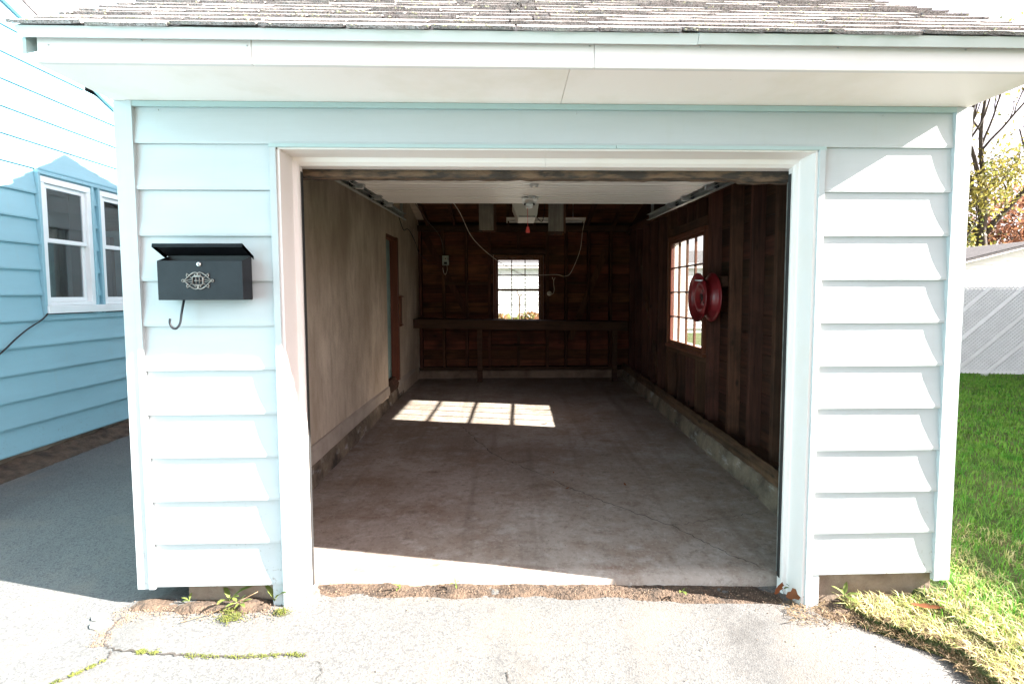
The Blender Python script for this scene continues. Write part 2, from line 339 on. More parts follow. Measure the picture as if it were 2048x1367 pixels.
lawn2 = sheet('back_lawn', [-30, -15, -6, -3, 0, 1.5, 2.2], [6.6, 8, 10, 14, 20, 30, 60], lambda x, y: .02, 'lawn_soil')
ys = lin(-9, -1.2, 30)+lin(-1.17, .02, 60)
V = []; F = []; cols = 40
for y in ys:
    e = edge_x(y)
    for i in range(cols+1):
        x = -3.95+(e+3.95)*i/cols; V.append((x, y, zdrive(x, y)+.004*mnoise.noise(Vector((x*2, y*2, 0)))-(.018 if i == cols else 0)))
n = cols+1
F = [(j*n+i, j*n+i+1, (j+1)*n+i+1, (j+1)*n+i) for j in range(len(ys)-1) for i in range(cols)]
b0 = len(V); ys2 = lin(.02, 9, 30); nx = 15
for y in ys2:
    for i in range(nx): x = -3.95+(-1.5+3.95)*i/(nx-1); V.append((x, y, zdrive(x, y)))
F += [(b0+j*nx+i, b0+j*nx+i+1, b0+(j+1)*nx+i+1, b0+(j+1)*nx+i) for j in range(len(ys2)-1) for i in range(nx-1)]
b0 = len(V); ys3 = lin(.02, .24, 6); nx = 24
for y in ys3:
    for i in range(nx): x = -1.5+(1.60+1.5)*i/(nx-1); V.append((x, y, zdrive(x, y)-.004))
F += [(b0+j*nx+i, b0+j*nx+i+1, b0+(j+1)*nx+i+1, b0+(j+1)*nx+i) for j in range(len(ys3)-1) for i in range(nx-1)]
tag(mesh('driveway', V, F, 'asphalt', smooth=True), kind='structure')
# garage floor slab, rising a little to the back
def zfloor(x, y): return .004+.010*max(0, y)-.014*max(0, x)*max(0, 1-y/1.2)
V = []; F = []; xs = lin(-1.72, 2.02, 30); ys = lin(.17, 6.2, 50); n = len(xs)
for j, y in enumerate(ys):
    for xx in xs: V.append((xx, y+(.025*mnoise.noise(Vector((xx*3, 0, 5))) if j == 0 else 0), zfloor(xx, y)+.003*mnoise.noise(Vector((xx*2.2, y*2.2, 1)))-(.006 if j == 0 else 0)))
F = [(j*n+i, j*n+i+1, (j+1)*n+i+1, (j+1)*n+i) for j in range(len(ys)-1) for i in range(n-1)]
b0 = len(V)
for i, xx in enumerate(xs): V.append((xx, V[i][1]+.004, -.12))
F += [(i, b0+i, b0+i+1, i+1) for i in range(n-1)]
gfloor = tag(mesh('garage_floor', V, F, 'floor_concrete', smooth=True), kind='structure')
def crackline(name, pts, wd, zf, parent, jag=.012, sub=14, mat='crack_dark', zo=.0018):
    P = spline([Vector((a, b, 0)) for a, b in pts], sub); V = []; F = []
    for i, p in enumerate(P):
        d = (P[min(i+1, len(P)-1)]-P[max(i-1, 0)]).normalized(); s = Vector((-d.y, d.x, 0))
        q = p+s*rnd.uniform(-jag, jag); ww = wd*rnd.uniform(.35, 1.3)
        for k in (-1, 1):
            r = q+s*k*ww/2; V.append((r.x, r.y, zf(r.x, r.y)+zo))
    for i in range(len(P)-1): F.append((2*i, 2*i+1, 2*i+3, 2*i+2))
    return mesh(name, V, F, mat, parent)
zfl = lambda x, y: zfloor(x, y)+.003*mnoise.noise(Vector((x*2.2, y*2.2, 1)))
crackline('crack', [(1.34, .25), (1.18, .45), (1.0, .72), (.72, 1.0), (.45, 1.32), (.12, 1.75), (-.15, 2.1), (-.42, 2.75), (-.55, 3.1)], .006, zfl, gfloor, zo=.003)
crackline('crack', [(-.15, 2.1), (-.5, 2.25), (-.9, 2.2)], .003, zfl, gfloor, zo=.003)
crackline('crack', [(1.0, .72), (1.3, .80), (1.66, .9)], .003, zfl, gfloor, zo=.003)
# ------------------------------------------------------------------ the garage
G = thing('garage', 'small single garage with pale aqua siding, open doorway and grey shingle roof', 'garage', (.2, 3, 0))
EXP = .2032; ZT = 2.130
PROF = [(0, 0), (.012, -.0015), (.05, .003), (.09, .0068), (.13, .0098), (.17, .0120), (EXP, .0135)]   # height above the butt, recess
def siding_board(parent, x0, x1, z0, h, face, axis='x', sgn=1, mat='garage_siding', name='siding_board', proud=0., dk=1.):
    """clapboard whose butt lies on the plane 'face'; outside is -sgn along the other axis. last-moment tops butt under the next board"""
    pts = [(d, zz) for zz, d in PROF if zz < h-1e-4]; dl = np.interp(h, [p[0] for p in PROF], [p[1] for p in PROF]); pts.append((float(dl), h))
    pts = [(d*dk, zz) for d, zz in pts]; loop = pts+[(pts[-1][0]+.004, h), (.022*dk, .012), (.016*dk, 0.0)]
    j0, j1 = rnd.uniform(-.0015, .0015), rnd.uniform(-.0015, .0015)
    V = []; F = []; n = len(loop); k = 6
    for i in range(k+1):
        x = x0+(x1-x0)*i/k; wv = rnd.uniform(-.0007, .0007); dz = j0+(j1-j0)*i/k
        for d, zz in loop:
            o = face+sgn*(d-proud+(wv if zz < .1 else 0)); V.append((x, o, z0+zz+dz) if axis == 'x' else (o, x, z0+zz+dz))
    for i in range(k):
        for a in range(n): F.append((i*n+a, (i+1)*n+a, (i+1)*n+(a+1) % n, i*n+(a+1) % n))
    F.append(tuple(range(n))); F.append(tuple(range(k*n, k*n+n))[::-1])
    bm = bmesh.new(); me = bpy.data.meshes.new('t'); me.from_pydata(V, [], F); bm.from_mesh(me); bpy.data.meshes.remove(me)
    return frombm(name, bm, mat, parent)
XL, XLI, XCL, XCR, XRI, XR = -1.745, -1.664, -1.067, 1.4417, 2.055, 2.135
for k in range(1, 11):
    z0 = ZT-k*EXP
    siding_board(G, XLI-.02, XCL-.002, z0, EXP, 0.0); siding_board(G, XCR+.002, XRI+.02, z0, EXP, 0.0)
siding_board(G, XLI-.02, XRI+.02, ZT, .178, 0.0, name='header_board')
box('top_trim', XLI-.01, XRI+.01, -.006, .012, 2.288, 2.312, 'sage_trim', G, .002)
for X, s in ((XL, 1), (XR, -1)):   # corner posts: an L of folded metal with a raised bead
    xi = X+s*.081; zb = .089 if s > 0 else .062
    prism('corner_post', [(X, -.003), (X+s*.052, -.003), (X+s*.056, -.008), (xi, -.008), (xi, .016), (X+s*.012, .016), (X+s*.012, .085), (X, .085)], 2, zb, 2.311, 'garage_siding', G)
# backing behind the front wall, footing
for a, b in ((XL+.02, XCL), (XCR, XR-.02)):
    box('wall_backing', a, b, .026, .12, .10, 2.32, 'building_paper', G)
box('wall_backing', XCL, XCR, .026, .12, 2.14, 2.32, 'building_paper', G)
box('footing_wall', XL+.20, XCL+.02, .045, .16, -.2, .10, 'footing', G, .004); box('footing_wall', XCR-.02, XR-.05, .045, .16, -.2, .10, 'footing', G, .004)
# door surround: sage J-channel, white jambs with stop, white head
for X, s, zb in ((XCL, 1, -.02), (XCR, -1, -.075)):
    prism('casing_strip', [(X-s*.004, -.014), (X+s*.026, -.014), (X+s*.026, .03), (X-s*.004, .03)], 2, zb, 2.128, 'garage_siding', G, .0015)
    xa = X+s*.027
    prism('door_jamb', [(xa, -.004), (xa+s*.012, -.006), (xa+s*.022, .10), (xa+s*.026, .105), (xa+s*.040, .108), (xa+s*.046, .118), (xa+s*.046, .155), (xa-s*.02, .20), (xa-s*.02, -.004)], 2, zb+.004, 2.105, 'white_trim', G)
    prism('track_post', [(xa-s*.02, .205), (xa+s*.020, .205), (xa+s*.020, .215), (xa-s*.010, .215), (xa-s*.010, .26), (xa-s*.02, .26)], 2, .0, 2.05, 'galvanised', G)
    box('weather_strip', xa+s*.0462 if s > 0 else xa+s*.050, xa+s*.050 if s > 0 else xa+s*.0462, .13, .152, .01, 2.04, 'dark_rubber', G)
    box('trim_return', *( (X-.06, X-.005) if s > 0 else (X+.005, X+.052)), .004, .02, zb, .0985, 'garage_siding', G, .002)
for a, b in ((XCL-.004, .478), (.481, XCR+.004)):
    prism('head_strip', [(-.016, 2.112), (-.016, 2.1275), (.03, 2.1275), (.03, 2.118), (-.010, 2.118), (-.010, 2.112)], 0, a, b, 'sage_trim', G)
for a, b in ((XCL+.03, .168), (.169, XCR-.03)):
    prism('door_head', [(-.004, 2.106), (-.006, 2.116), (.20, 2.117), (.20, 2.068), (.155, 2.066), (.128, 2.066), (.108, 2.080), (.100, 2.098)], 0, a, b, 'white_trim', G)
# lintel, dusty, ragged underside
V = []; F = []; xs = lin(XCL+.02, XCR-.02, 90)
for i, xx in enumerate(xs):
    zb = 2.028+.006*mnoise.noise(Vector((xx*14, 1, 0)))+.003*mnoise.noise(Vector((xx*50, 1, 0))) ; zb -= .012 if i > 80 else 0
    for yy, zz in ((.205, 2.072), (.20, zb+.004), (.215, zb), (.28, zb+.004), (.28, 2.30), (.205, 2.30)): V.append((xx, yy+.002*mnoise.noise(Vector((xx*30, zz*30, 0))), zz))
n = 6
F = [(i*n+a, (i+1)*n+a, (i+1)*n+(a+1) % n, i*n+(a+1) % n) for i in range(len(xs)-1) for a in range(n)]+[tuple(range(n)), tuple(range((len(xs)-1)*n, len(xs)*n))[::-1]]
mesh('lintel', V, F, 'dusty_beam', G)
# soffit, fascia, drip edge
ZS = 2.313; YF = -.372
for a, b in ((XL-.004, .228), (.230, XR-.02)): box('soffit_panel', a, b, YF+.004, .03, ZS, ZS+.010, 'soffit_paint', G, .001)
for a, b in ((XL+.018, -.955), (-.9535, .318), (.3195, XR+.03)): box('fascia_board', a, b, YF, YF+.02, ZS-.004, 2.402, 'white_trim', G, .002)
for (a, b), o in (((XL-.020, .70), 0), ((.701, XR+.04), .004)):
    prism('drip_edge', [(YF-.022-o, 2.386), (YF-.026-o, 2.386), (YF-.042-o, 2.418), (YF+.10, 2.522), (YF+.10, 2.518), (YF-.038-o, 2.414)], 0, a, b, 'drip_metal', G)
# roof shell: z of the top of the deck
YE, ZE, SF, SB, YR = YF-.045, 2.416, .67, .262, 1.74
ZR = ZE+SF*(YR-YE); YB = 6.36; ZB = ZR-SB*(YB-YR)
def zroof(y): return ZE+SF*(y-YE) if y < YR else ZR-SB*(y-YR)
RX0, RX1 = XL-.022, XR+.035
roof = prism('roof', [(YE+.02, ZE+.014-.03), (YE+.02, ZE+.014-.008), (YR, ZR-.008), (YB, ZB-.008), (YB, ZB-.03), (YR, ZR-.03)], 0, RX0, RX1, 'board_wood_x', G)
# deck boards seen from inside (back slope)
yy = 1.8
while yy < 6.05:
    y1 = yy+.138; zz0, zz1 = zroof(yy)-.034, zroof(y1)-.034
    V = []
    for X in (-1.62, 2.0): V += [(X, yy, zz0), (X, y1, zz1), (X, y1, zz1-.018), (X, yy, zz0-.018)]
    mesh('deck_board', V, [(0, 1, 2, 3), (7, 6, 5, 4), (0, 4, 5, 1), (1, 5, 6, 2), (2, 6, 7, 3), (3, 7, 4, 0)], 'board_wood_x', G); yy += .142
for X in (-1.36, -.92, -.48, -.04, .40, .84, 1.28, 1.72):
    prism('rafter', [(YR+.03, zroof(YR+.03)-.054), (6.14, zroof(6.14)-.054), (6.14, zroof(6.14)-.15), (YR+.03, zroof(YR+.03)-.16)], 0, X-.022, X+.022, 'stud_wood_y', G)
    prism('rafter', [(.1, zroof(.1)-.036), (YR-.02, zroof(YR-.02)-.036), (YR-.02, zroof(YR-.02)-.16), (.1, zroof(.1)-.15)], 0, X-.022, X+.022, 'stud_wood_y', G)
# rake trim at both ends (the boards under the shingle ends)
for X, s in ((RX0+.002, 1), (RX1-.002, -1)):
    a, b = (X, X+s*.014) if s > 0 else (X+s*.014, X)
    prism('rake_board', [(YE+.03, ZE-.028), (YR, ZR-.028), (YR, ZR-.11), (YE+.03, ZE-.085)], 0, a, b, 'sage_trim', G)
    prism('rake_board', [(YR+.001, ZR-.028), (YB, ZB-.028), (YB, ZB-.11), (YR+.001, ZR-.11)], 0, a, b, 'sage_trim', G)
    a, b = sorted((X+s*.015, XL+.012 if s > 0 else XR-.012))
    prism('rake_soffit', [(YF+.03, 2.40), (YR, ZR-.04), (YR, ZR-.048), (YF+.03, 2.392)], 0, a, b, 'soffit_paint', G)
# shingles of the front slope, each its own piece
ln = math.hypot(1, SF); uy, uz = 1/ln, SF/ln; nyv, nzv = -SF/ln, 1/ln
EXPS = .127; ncr = int((YR-YE)*ln/EXPS)+1
shn = 0
for c in range(ncr):
    s0 = c*EXPS-.012; top = min(s0+.19, (YR-YE)*ln+.01); xx = RX0-.006-(rnd.uniform(0, .3))
    drop = rnd.uniform(-.004, .004)
    while xx < RX1+.01:
        wd = .305*rnd.choice((1, 1, .98, 1.02)); xa, xb = max(xx+.004, RX0-.006-rnd.uniform(0, .006)), min(xx+wd-.004, RX1+.010); xx += wd
        if xb-xa < .03: continue
        if c > 13: drop = 0
        K = 8 if c < 10 else 2; V = []; F = []
        lift = .013+rnd.uniform(0, .008); tl = rnd.uniform(-.004, .004)
        for i in range(K+1):
            x_ = xa+(xb-xa)*i/K; e = s0+drop+tl*(i/K-.5)+rnd.uniform(-.0035, .0035); curl = .004*abs(i/K-.5)**2*rnd.uniform(0, 3)
            for s_, h in ((e, lift+curl), (e+.06, .010+lift*.25), (top, .004), (top, .001), (e, lift-.012+curl)):
                V.append((x_, YE+s_*uy+h*nyv, ZE+s_*uz+h*nzv))
        for i in range(K):
            for a in range(5): F.append((i*5+a, i*5+(a+1) % 5, (i+1)*5+(a+1) % 5, (i+1)*5+a))
        F += [(4, 3, 2, 1, 0), tuple(K*5+a for a in range(5))]
        mesh('shingle', V, F, 'shingle', roof); shn += 1
# back slope shingles joined, ridge cap
V = []; F = []; lb = math.hypot(1, SB)
for c in range(38):
    s0 = c*EXPS; yA = YB+.02-s0/lb; yBk = yA-.17/lb
    if yBk < YR-.02: break
    xx = RX0-.01
    while xx < RX1:
        xb = min(xx+.30, RX1+.01); h = .012+rnd.uniform(0, .004); b0 = len(V)
        V += [(xx, yA, zroof(yA)+h), (xb, yA, zroof(yA)+h), (xb, yBk, zroof(yBk)+.003), (xx, yBk, zroof(yBk)+.003), (xx, yA, zroof(yA)+.001), (xb, yA, zroof(yA)+.001)]
        F += [(b0, b0+1, b0+2, b0+3), (b0, b0+4, b0+5, b0+1)]; xx = xb+.006
tag(mesh('back_shingles', V, F, 'shingle', roof), kind='stuff')
prism('ridge_cap', [(YR-.13, ZR-.13*SF+.016), (YR, ZR+.022), (YR+.14, ZR-.14*SB+.018), (YR+.14, ZR-.14*SB+.010), (YR, ZR+.012), (YR-.13, ZR-.13*SF+.008)], 0, RX0-.01, RX1+.01, 'shingle', roof)
# lichen tufts along the shingle butts
V = []; F = []
for c in range(9):
    for i in range(130):
        x_ = rnd.uniform(RX0, RX1)
        if mnoise.noise(Vector((x_*1.7, c*.9, 9))) < rnd.uniform(-.25, .35): continue
        s_ = c*EXPS-.012+rnd.uniform(-.004, .010); h = .016+rnd.uniform(-.004, .006); r = rnd.uniform(.002, .0052)
        p = Vector((x_, YE+s_*uy+h*nyv, ZE+s_*uz+h*nzv)); b0 = len(V)
        for dx, dy, dz in ((1, 0, 0), (-1, 0, 0), (0, 1, 0), (0, -1, 0), (0, 0, 1), (0, 0, -1)): V.append(p+Vector((dx*r*rnd.uniform(.8, 2.4), dy*r, dz*r)))
        F += [(b0+a, b0+b_, b0+c_) for a, b_, c_ in ((0, 2, 4), (2, 1, 4), (1, 3, 4), (3, 0, 4), (2, 0, 5), (1, 2, 5), (3, 1, 5), (0, 3, 5))]
tag(mesh('lichen', V, F, 'lichen', roof), kind='stuff')
# ---- outer side walls: clapboards (left, right, back)
WY0, WY1 = 2.60, 3.76     # side window opening (y), z
WZ0, WZ1 = .86, 2.13
for k in range(18):
    z0 = .098+k*EXP
    # left gable
    def yspan(z, lo=.085, hi=6.22):
        a = max(lo, YE+(z+EXP*.9-ZE+.06)/SF) if z+EXP > 2.45 else lo
        b = min(hi, YR+(ZR-.06-z-EXP*.9)/SB) if z+EXP > 2.5 else hi
        return a, b
    a, b = yspan(z0)
    if b-a < .2: break
    if z0 < 2.25 and z0 > .15:
        siding_board(G, a, 3.86, z0, EXP, XL, 'y', 1); siding_board(G, 4.60, b, z0, EXP, XL, 'y', 1)
    else: siding_board(G, a, b, z0, EXP, XL, 'y', 1)
    if z0+EXP > WZ0-.07 and z0 < WZ1+.06:
        siding_board(G, a, WY0-.075, z0, EXP, XR, 'y', -1); siding_board(G, WY1+.075, b, z0, EXP, XR, 'y', -1)
    else: siding_board(G, a, b, z0, EXP, XR, 'y', -1)
    if z0 < 2.5:
        if z0+EXP > .9 and z0 < 2.2: siding_board(G, XL+.02, -.36, z0, EXP, 6.26, 'x', -1); siding_board(G, .62, XR-.02, z0, EXP, 6.26, 'x', -1)
        else: siding_board(G, XL+.02, XR-.02, z0, EXP, 6.26, 'x', -1)
for X in (XL, XR):
    s = 1 if X == XL else -1
    box('corner_post', *sorted((X-s*.004, X+s*.02)), 6.18, 6.266, .08, 2.58, 'garage_siding', G)
    box('footing_wall', *sorted((X+s*.03, X+s*.20)), .17, 6.2, -.2, .098, 'footing', G)
# paper layers that close the walls
def hole_panel(name, ax, a0, a1, outline_lo, outline_hi, z0, ztop, hole, mat, parent):
    """vertical panel in plane normal to ax between a0,a1; rectangle u in (outline_lo, outline_hi), z0..ztop with one hole (u0,u1,w0,w1)"""
    u0, u1, w0, w1 = hole
    for (a, b, c, d) in ((outline_lo, u0, z0, ztop), (u1, outline_hi, z0, ztop), (u0, u1, z0, w0), (u0, u1, w1, ztop)):
        if b-a < 1e-3 or d-c < 1e-3: continue
        if ax == 0: box(name, a0, a1, a, b, c, d, mat, parent)
        else: box(name, a, b, a0, a1, c, d, mat, parent)
hole_panel('building_paper', 0, 2.066, 2.072, .10, 6.2, .0, 2.45, (WY0-.02, WY1+.02, WZ0-.02, WZ1+.02), 'building_paper', G)
prism('building_paper', [(.10, 2.45), (YE+(2.45-ZE+.03)/SF, 2.45), (YR, ZR-.05), (YR+(ZR-.05-2.56)/SB, 2.56), (6.2, 2.56), (6.2, 2.45)], 0, 2.066, 2.072, 'building_paper', G)
hole_panel('building_paper', 1, 6.206, 6.212, XL+.04, XR-.04, .0, 2.70, (-.30, .56, .98, 2.12), 'building_paper', G)
# ---- left wall: stucco with a door opening
XS = -1.53; DY0, DY1, DZ0, DZ1 = 3.93, 4.50, .30, 2.215
prism('stucco_wall', [(.20, .02), (DY0, .02), (DY0, DZ1), (DY0, 2.50), (.20, 2.50)], 0, XS-.06, XS, 'stucco', G)
prism('stucco_wall', [(DY1, .02), (6.17, .02), (6.17, 2.50), (DY1, 2.50)], 0, XS-.06, XS, 'stucco', G)
prism('stucco_wall', [(DY0, DZ1), (DY1, DZ1), (DY1, 2.50), (DY0, 2.50)], 0, XS-.06, XS, 'stucco', G)
prism('stucco_wall', [(.20, 2.50), (6.17, 2.50), (6.17, zroof(6.17)-.05), (YR, ZR-.05), (.28, zroof(.28)-.05)], 0, XS-.06, XS, 'stucco', G)
# stucco strip along the first roof bay
prism('stucco_ceiling', [(4.2, zroof(4.2)-.056), (6.0, zroof(6.0)-.056), (6.0, zroof(6.0)-.07), (4.2, zroof(4.2)-.07)], 0, XS, -1.385, 'stucco', G)
def ragged(name, prof, y0, y1, ny, mat, parent, amp=.008, sc=6., xf=None, cap=True):
    """extrude an (x,z) outline along y with noise"""
    V = []; F = []; n = len(prof)
    for j in range(ny+1):
        y = y0+(y1-y0)*j/ny; dx = xf(y) if xf else 0
        for i, (a, b) in enumerate(prof):
            nz = mnoise.noise(Vector((a*9+i*2.3, y*sc, b*9))); n2 = mnoise.noise(Vector((a*9+i*5.3, y*sc*1.3, b*9+7)))
            V.append((a+dx+nz*amp, y, b+n2*amp*.7+.010*y))
    F = [(j*n+i, j*n+(i+1) % n, (j+1)*n+(i+1) % n, (j+1)*n+i) for j in range(ny) for i in range(n)]
    F += [tuple(range(n)), tuple(range(ny*n, ny*n+n))[::-1]]
    bm = bmesh.new(); me = bpy.data.meshes.new('t'); me.from_pydata(V, [], F); bm.from_mesh(me); bpy.data.meshes.remove(me)
    return frombm(name, bm, mat, parent, False)
fanl = lambda y: -.018*(y-1.0); fanr = lambda y: .020*(y-1.0)
ragged('stucco_base', [(-1.60, .16), (-1.487, .165), (-1.482, .20), (-1.488, .265), (-1.51, .29), (-1.60, .295)], .24, 3.93, 60, 'stucco_base', G, .004, 5., lambda y: -.010*(y-1))
ragged('stucco_base', [(-1.60, .16), (-1.487, .165), (-1.482, .20), (-1.488, .255), (-1.51, .275), (-1.60, .28)], 4.52, 6.1, 30, 'stucco_base', G, .005, 5., lambda y: -.010*(y-1))
ragged('concrete_curb', [(-1.66, -.05), (-1.458, -.05), (-1.462, .05), (-1.474, .12), (-1.492, .165), (-1.66, .17)], .24, 6.1, 130, 'curb_concrete', G, .010, 7., fanl)
ragged('door_sill', [(-1.64, .16), (-1.50, .16), (-1.49, .22), (-1.53, .30), (-1.64, .30)], 3.94, 4.50, 14, 'rotten_wood', G, .014, 12., lambda y: -.010*(y-1))
ragged('concrete_curb', [(2.06, -.05), (1.735, -.05), (1.742, .05), (1.752, .10), (1.768, .150), (1.79, .165), (2.06, .17)], .24, 6.1, 130, 'curb_concrete', G, .012, 7., fanr)
ragged('sill_timber', [(1.79, .140), (1.772, .165), (1.780, .225), (1.815, .250), (1.848, .225), (1.85, .14)], .24, 6.0, 160, 'rotten_wood', G, .012, 11., lambda y: .016*(y-1))
V = []; F = []
bc = ragged('concrete_curb', [(0, 0), (0, .14), (.12, .15), (.12, 0)], 0, 1, 2, 'curb_concrete', G)
bpy.data.objects.remove(bc)
box('concrete_curb', -1.58, 1.95, 5.98, 6.2, .0, .19, 'footing', G, .008)
# ---- right wall: sheathing boards, studs
ZPL = 2.50
for k in range(15):
    z0 = .18+k*.158; z1 = z0+.154; d = rnd.uniform(-.002, .002)
    segs = [(.2, 6.15)]
    if z1 > WZ0-.005 and z0 < WZ1+.005: segs = [(.2, WY0-.002), (WY1+.002, 6.15)]
    for a, b in segs:
        cut = rnd.uniform(a+.8, b-.8) if b-a > 3 else None
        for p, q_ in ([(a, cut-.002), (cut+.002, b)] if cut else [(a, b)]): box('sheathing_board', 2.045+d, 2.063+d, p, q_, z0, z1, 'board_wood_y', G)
sx0, sx1 = 1.938, 2.042
def stud(y, z0, z1, wdt=.046): box('stud', sx0+rnd.uniform(-.004, .004), sx1, y-wdt/2, y+wdt/2, z0, z1, 'stud_wood_z', G, .002)
for y in (.30, .62, .95, 1.32, 1.70, 2.08, 2.53, 2.57, 3.80, 3.85, 4.22, 4.62, 5.02, 5.42, 5.82): stud(y, .21, ZPL-.05)
for y in (2.86, 3.14, 3.42): stud(y, .21, WZ0-.09)
for y in (2.90, 3.20, 3.50): stud(y, WZ1+.10, ZPL-.05)
box('window_header', sx0-.004, sx1, WY0-.01, WY1+.02, WZ1+.012, WZ1+.10, 'stud_wood_y', G); box('window_header', sx0, sx1, WY0-.01, WY1+.02, WZ0-.09, WZ0-.045, 'stud_wood_y', G)
box('top_plate', sx0-.006, sx1, .2, 6.1, ZPL-.05, ZPL+.04, 'stud_wood_y', G); box('bottom_plate', sx0-.01, sx1, .24, 6.1, .165, .212, 'stud_wood_y', G)
obox('brace', (1.990, .40, 1.05), (1.990, 1.02, .24), .085, .03, 'stud_wood_y', G, up=(1, 0, 0))
obox('brace', (1.990, 4.3, .24), (1.990, 5.6, 2.4), .085, .03, 'stud_wood_y', G, up=(1, 0, 0))
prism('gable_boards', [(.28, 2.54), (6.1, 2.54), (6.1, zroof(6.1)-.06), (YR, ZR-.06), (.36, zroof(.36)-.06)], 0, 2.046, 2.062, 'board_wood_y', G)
# ---- back wall
bx0, bx1, bz0, bz1 = -.285, .545, .99, 2.11      # window rough opening
for k in range(15):
    z0 = .20+k*.160; z1 = z0+.156; d = rnd.uniform(-.002, .002)
    segs = [(-1.62, 2.04)]
    if z1 > bz0-.005 and z0 < bz1+.005: segs = [(-1.62, bx0-.01), (bx1+.01, 2.04)]
    for a, b in segs: box('sheathing_board', a, b, 6.182+d, 6.203+d, z0, z1, 'board_wood_x', G)
for xx in (-1.50, -1.12, -.74, -.355, .615, .93, 1.31, 1.68): box('stud', xx-.023, xx+.023, 6.06+rnd.uniform(-.003, .003), 6.178, .20, 2.50, 'stud_wood_z', G, .002)
for xx in (.13,): box('stud', xx-.023, xx+.023, 6.062, 6.178, .20, bz0-.10, 'stud_wood_z', G, .002); box('stud', xx-.023, xx+.023, 6.062, 6.178, bz1+.10, 2.5, 'stud_wood_z', G, .002)
for a, b in ((-1.095, -.765), (-.715, -.38), (.95, 1.29)): box('blocking', a, b, 6.07, 6.178, 1.62, 1.665, 'bench_wood', G)
box('window_header', bx0-.04, bx1+.04, 6.058, 6.178, bz1+.02, bz1+.10, 'bench_wood', G); box('window_header', bx0-.04, bx1+.04, 6.058, 6.178, bz0-.10, bz0-.04, 'bench_wood', G)
box('top_plate', -1.56, 1.98, 6.03, 6.178, 2.50, 2.59, 'bench_wood', G); box('bottom_plate', -1.55, 1.98, 6.03, 6.178, .192, .24, 'bench_wood', G)
obox('brace', (-1.42, 6.110, 2.42), (-.72, 6.110, 1.12), .10, .022, 'stud_wood_z', G, up=(0, 1, 0)); obox('brace', (1.60, 6.110, 2.2), (1.0, 6.110, .7), .10, .022, 'stud_wood_z', G, up=(0, 1, 0))
# ---- windows of the garage
def sash_window(name, ax, plane, depth, u0, u1, z0, z1, nu, nz, frame_mat, parent, sgn, rail=None):
    """ax: normal axis. frame boards, muntins, one pane per light"""
    t = .05
    fr = box(name, *( (plane-depth/2, plane+depth/2, u0, u1) if ax == 0 else (u0, u1, plane-depth/2, plane+depth/2)), z1-.045, z1, frame_mat, parent, .003)
    def b(nm, a0, a1, c0, c1, dd, mat, off=0):
        p0, p1 = plane-dd/2+off, plane+dd/2+off
        return box(nm, *((p0, p1, a0, a1) if ax == 0 else (a0, a1, p0, p1)), c0, c1, mat, fr, .002)
    b('jamb', u0, u0+.042, z0, z1-.046, depth, frame_mat); b('jamb', u1-.042, u1, z0, z1-.046, depth, frame_mat)
    b('sill', u0-.02, u1+.02, z0-.035, z0-.002, depth*1.25, frame_mat)
    a, c, d, e = u0+.043, u1-.043, z0+.002, z1-.047
    b('sash_rail', a, c, d, d+.045, .036, frame_mat); b('sash_rail', a, c, e-.035, e, .036, frame_mat)
    b('sash_stile', a, a+.034, d+.046, e-.036, .036, frame_mat); b('sash_stile', c-.034, c, d+.046, e-.036, .036, frame_mat)
    a += .034; c -= .034; d += .045; e -= .035; du = (c-a)/nu; dz = (e-d)/nz
    for i in range(1, nu): b('muntin', a+i*du-.008, a+i*du+.008, d, e, .026, frame_mat)
    for j in range(1, nz):
        hw = .020 if rail == j else .0078
        b('muntin', a, c, d+j*dz-hw, d+j*dz+hw, .0305, frame_mat)
    for i in range(nu):
        for j in range(nz): b('pane', a+i*du+.008, a+(i+1)*du-.008, d+j*dz+.0078, d+(j+1)*dz-.0078, .003, 'pane_glass')
    return fr
wr = sash_window('window', 0, 1.945, .075, WY0, WY1, WZ0, WZ1, 4, 4, 'red_frame_wood', G, 1)
wb = sash_window('window', 1, 6.15, .12, bx0, bx1, bz0, bz1, 3, 4, 'red_frame_wood', G, 1, rail=2)
# outside casings of those windows
for nm, a in (('window_casing', 0),):
    for y0, y1, c, d in ((WY0-.075, WY0, WZ0-.06, WZ1+.055), (WY1, WY1+.075, WZ0-.06, WZ1+.055), (WY0, WY1, WZ1+.003, WZ1+.055), (WY0, WY1, WZ0-.06, WZ0-.037)): box(nm, 2.0735, XR+.01, y0, y1, c, d, 'white_trim', G)
    for x0_, x1_, c, d in ((bx0-.075, bx0, .90, 2.18), (bx1, bx1+.075, .90, 2.18), (bx0, bx1, bz1+.003, 2.18), (bx0, bx1, .90, bz0-.037)): box(nm, x0_, x1_, 6.216, 6.272, c, d, 'white_trim', G)
for y0, y1, c, d in ((WY0, WY0+.012, WZ0, WZ1), (WY1-.012, WY1, WZ0, WZ1), (WY0+.012, WY1-.012, WZ1-.012, WZ1), (WY0+.012, WY1-.012, WZ0-.002, WZ0+.012)): box('window_reveal', 1.984, XR+.008, y0, y1, c, d, 'white_trim', G)
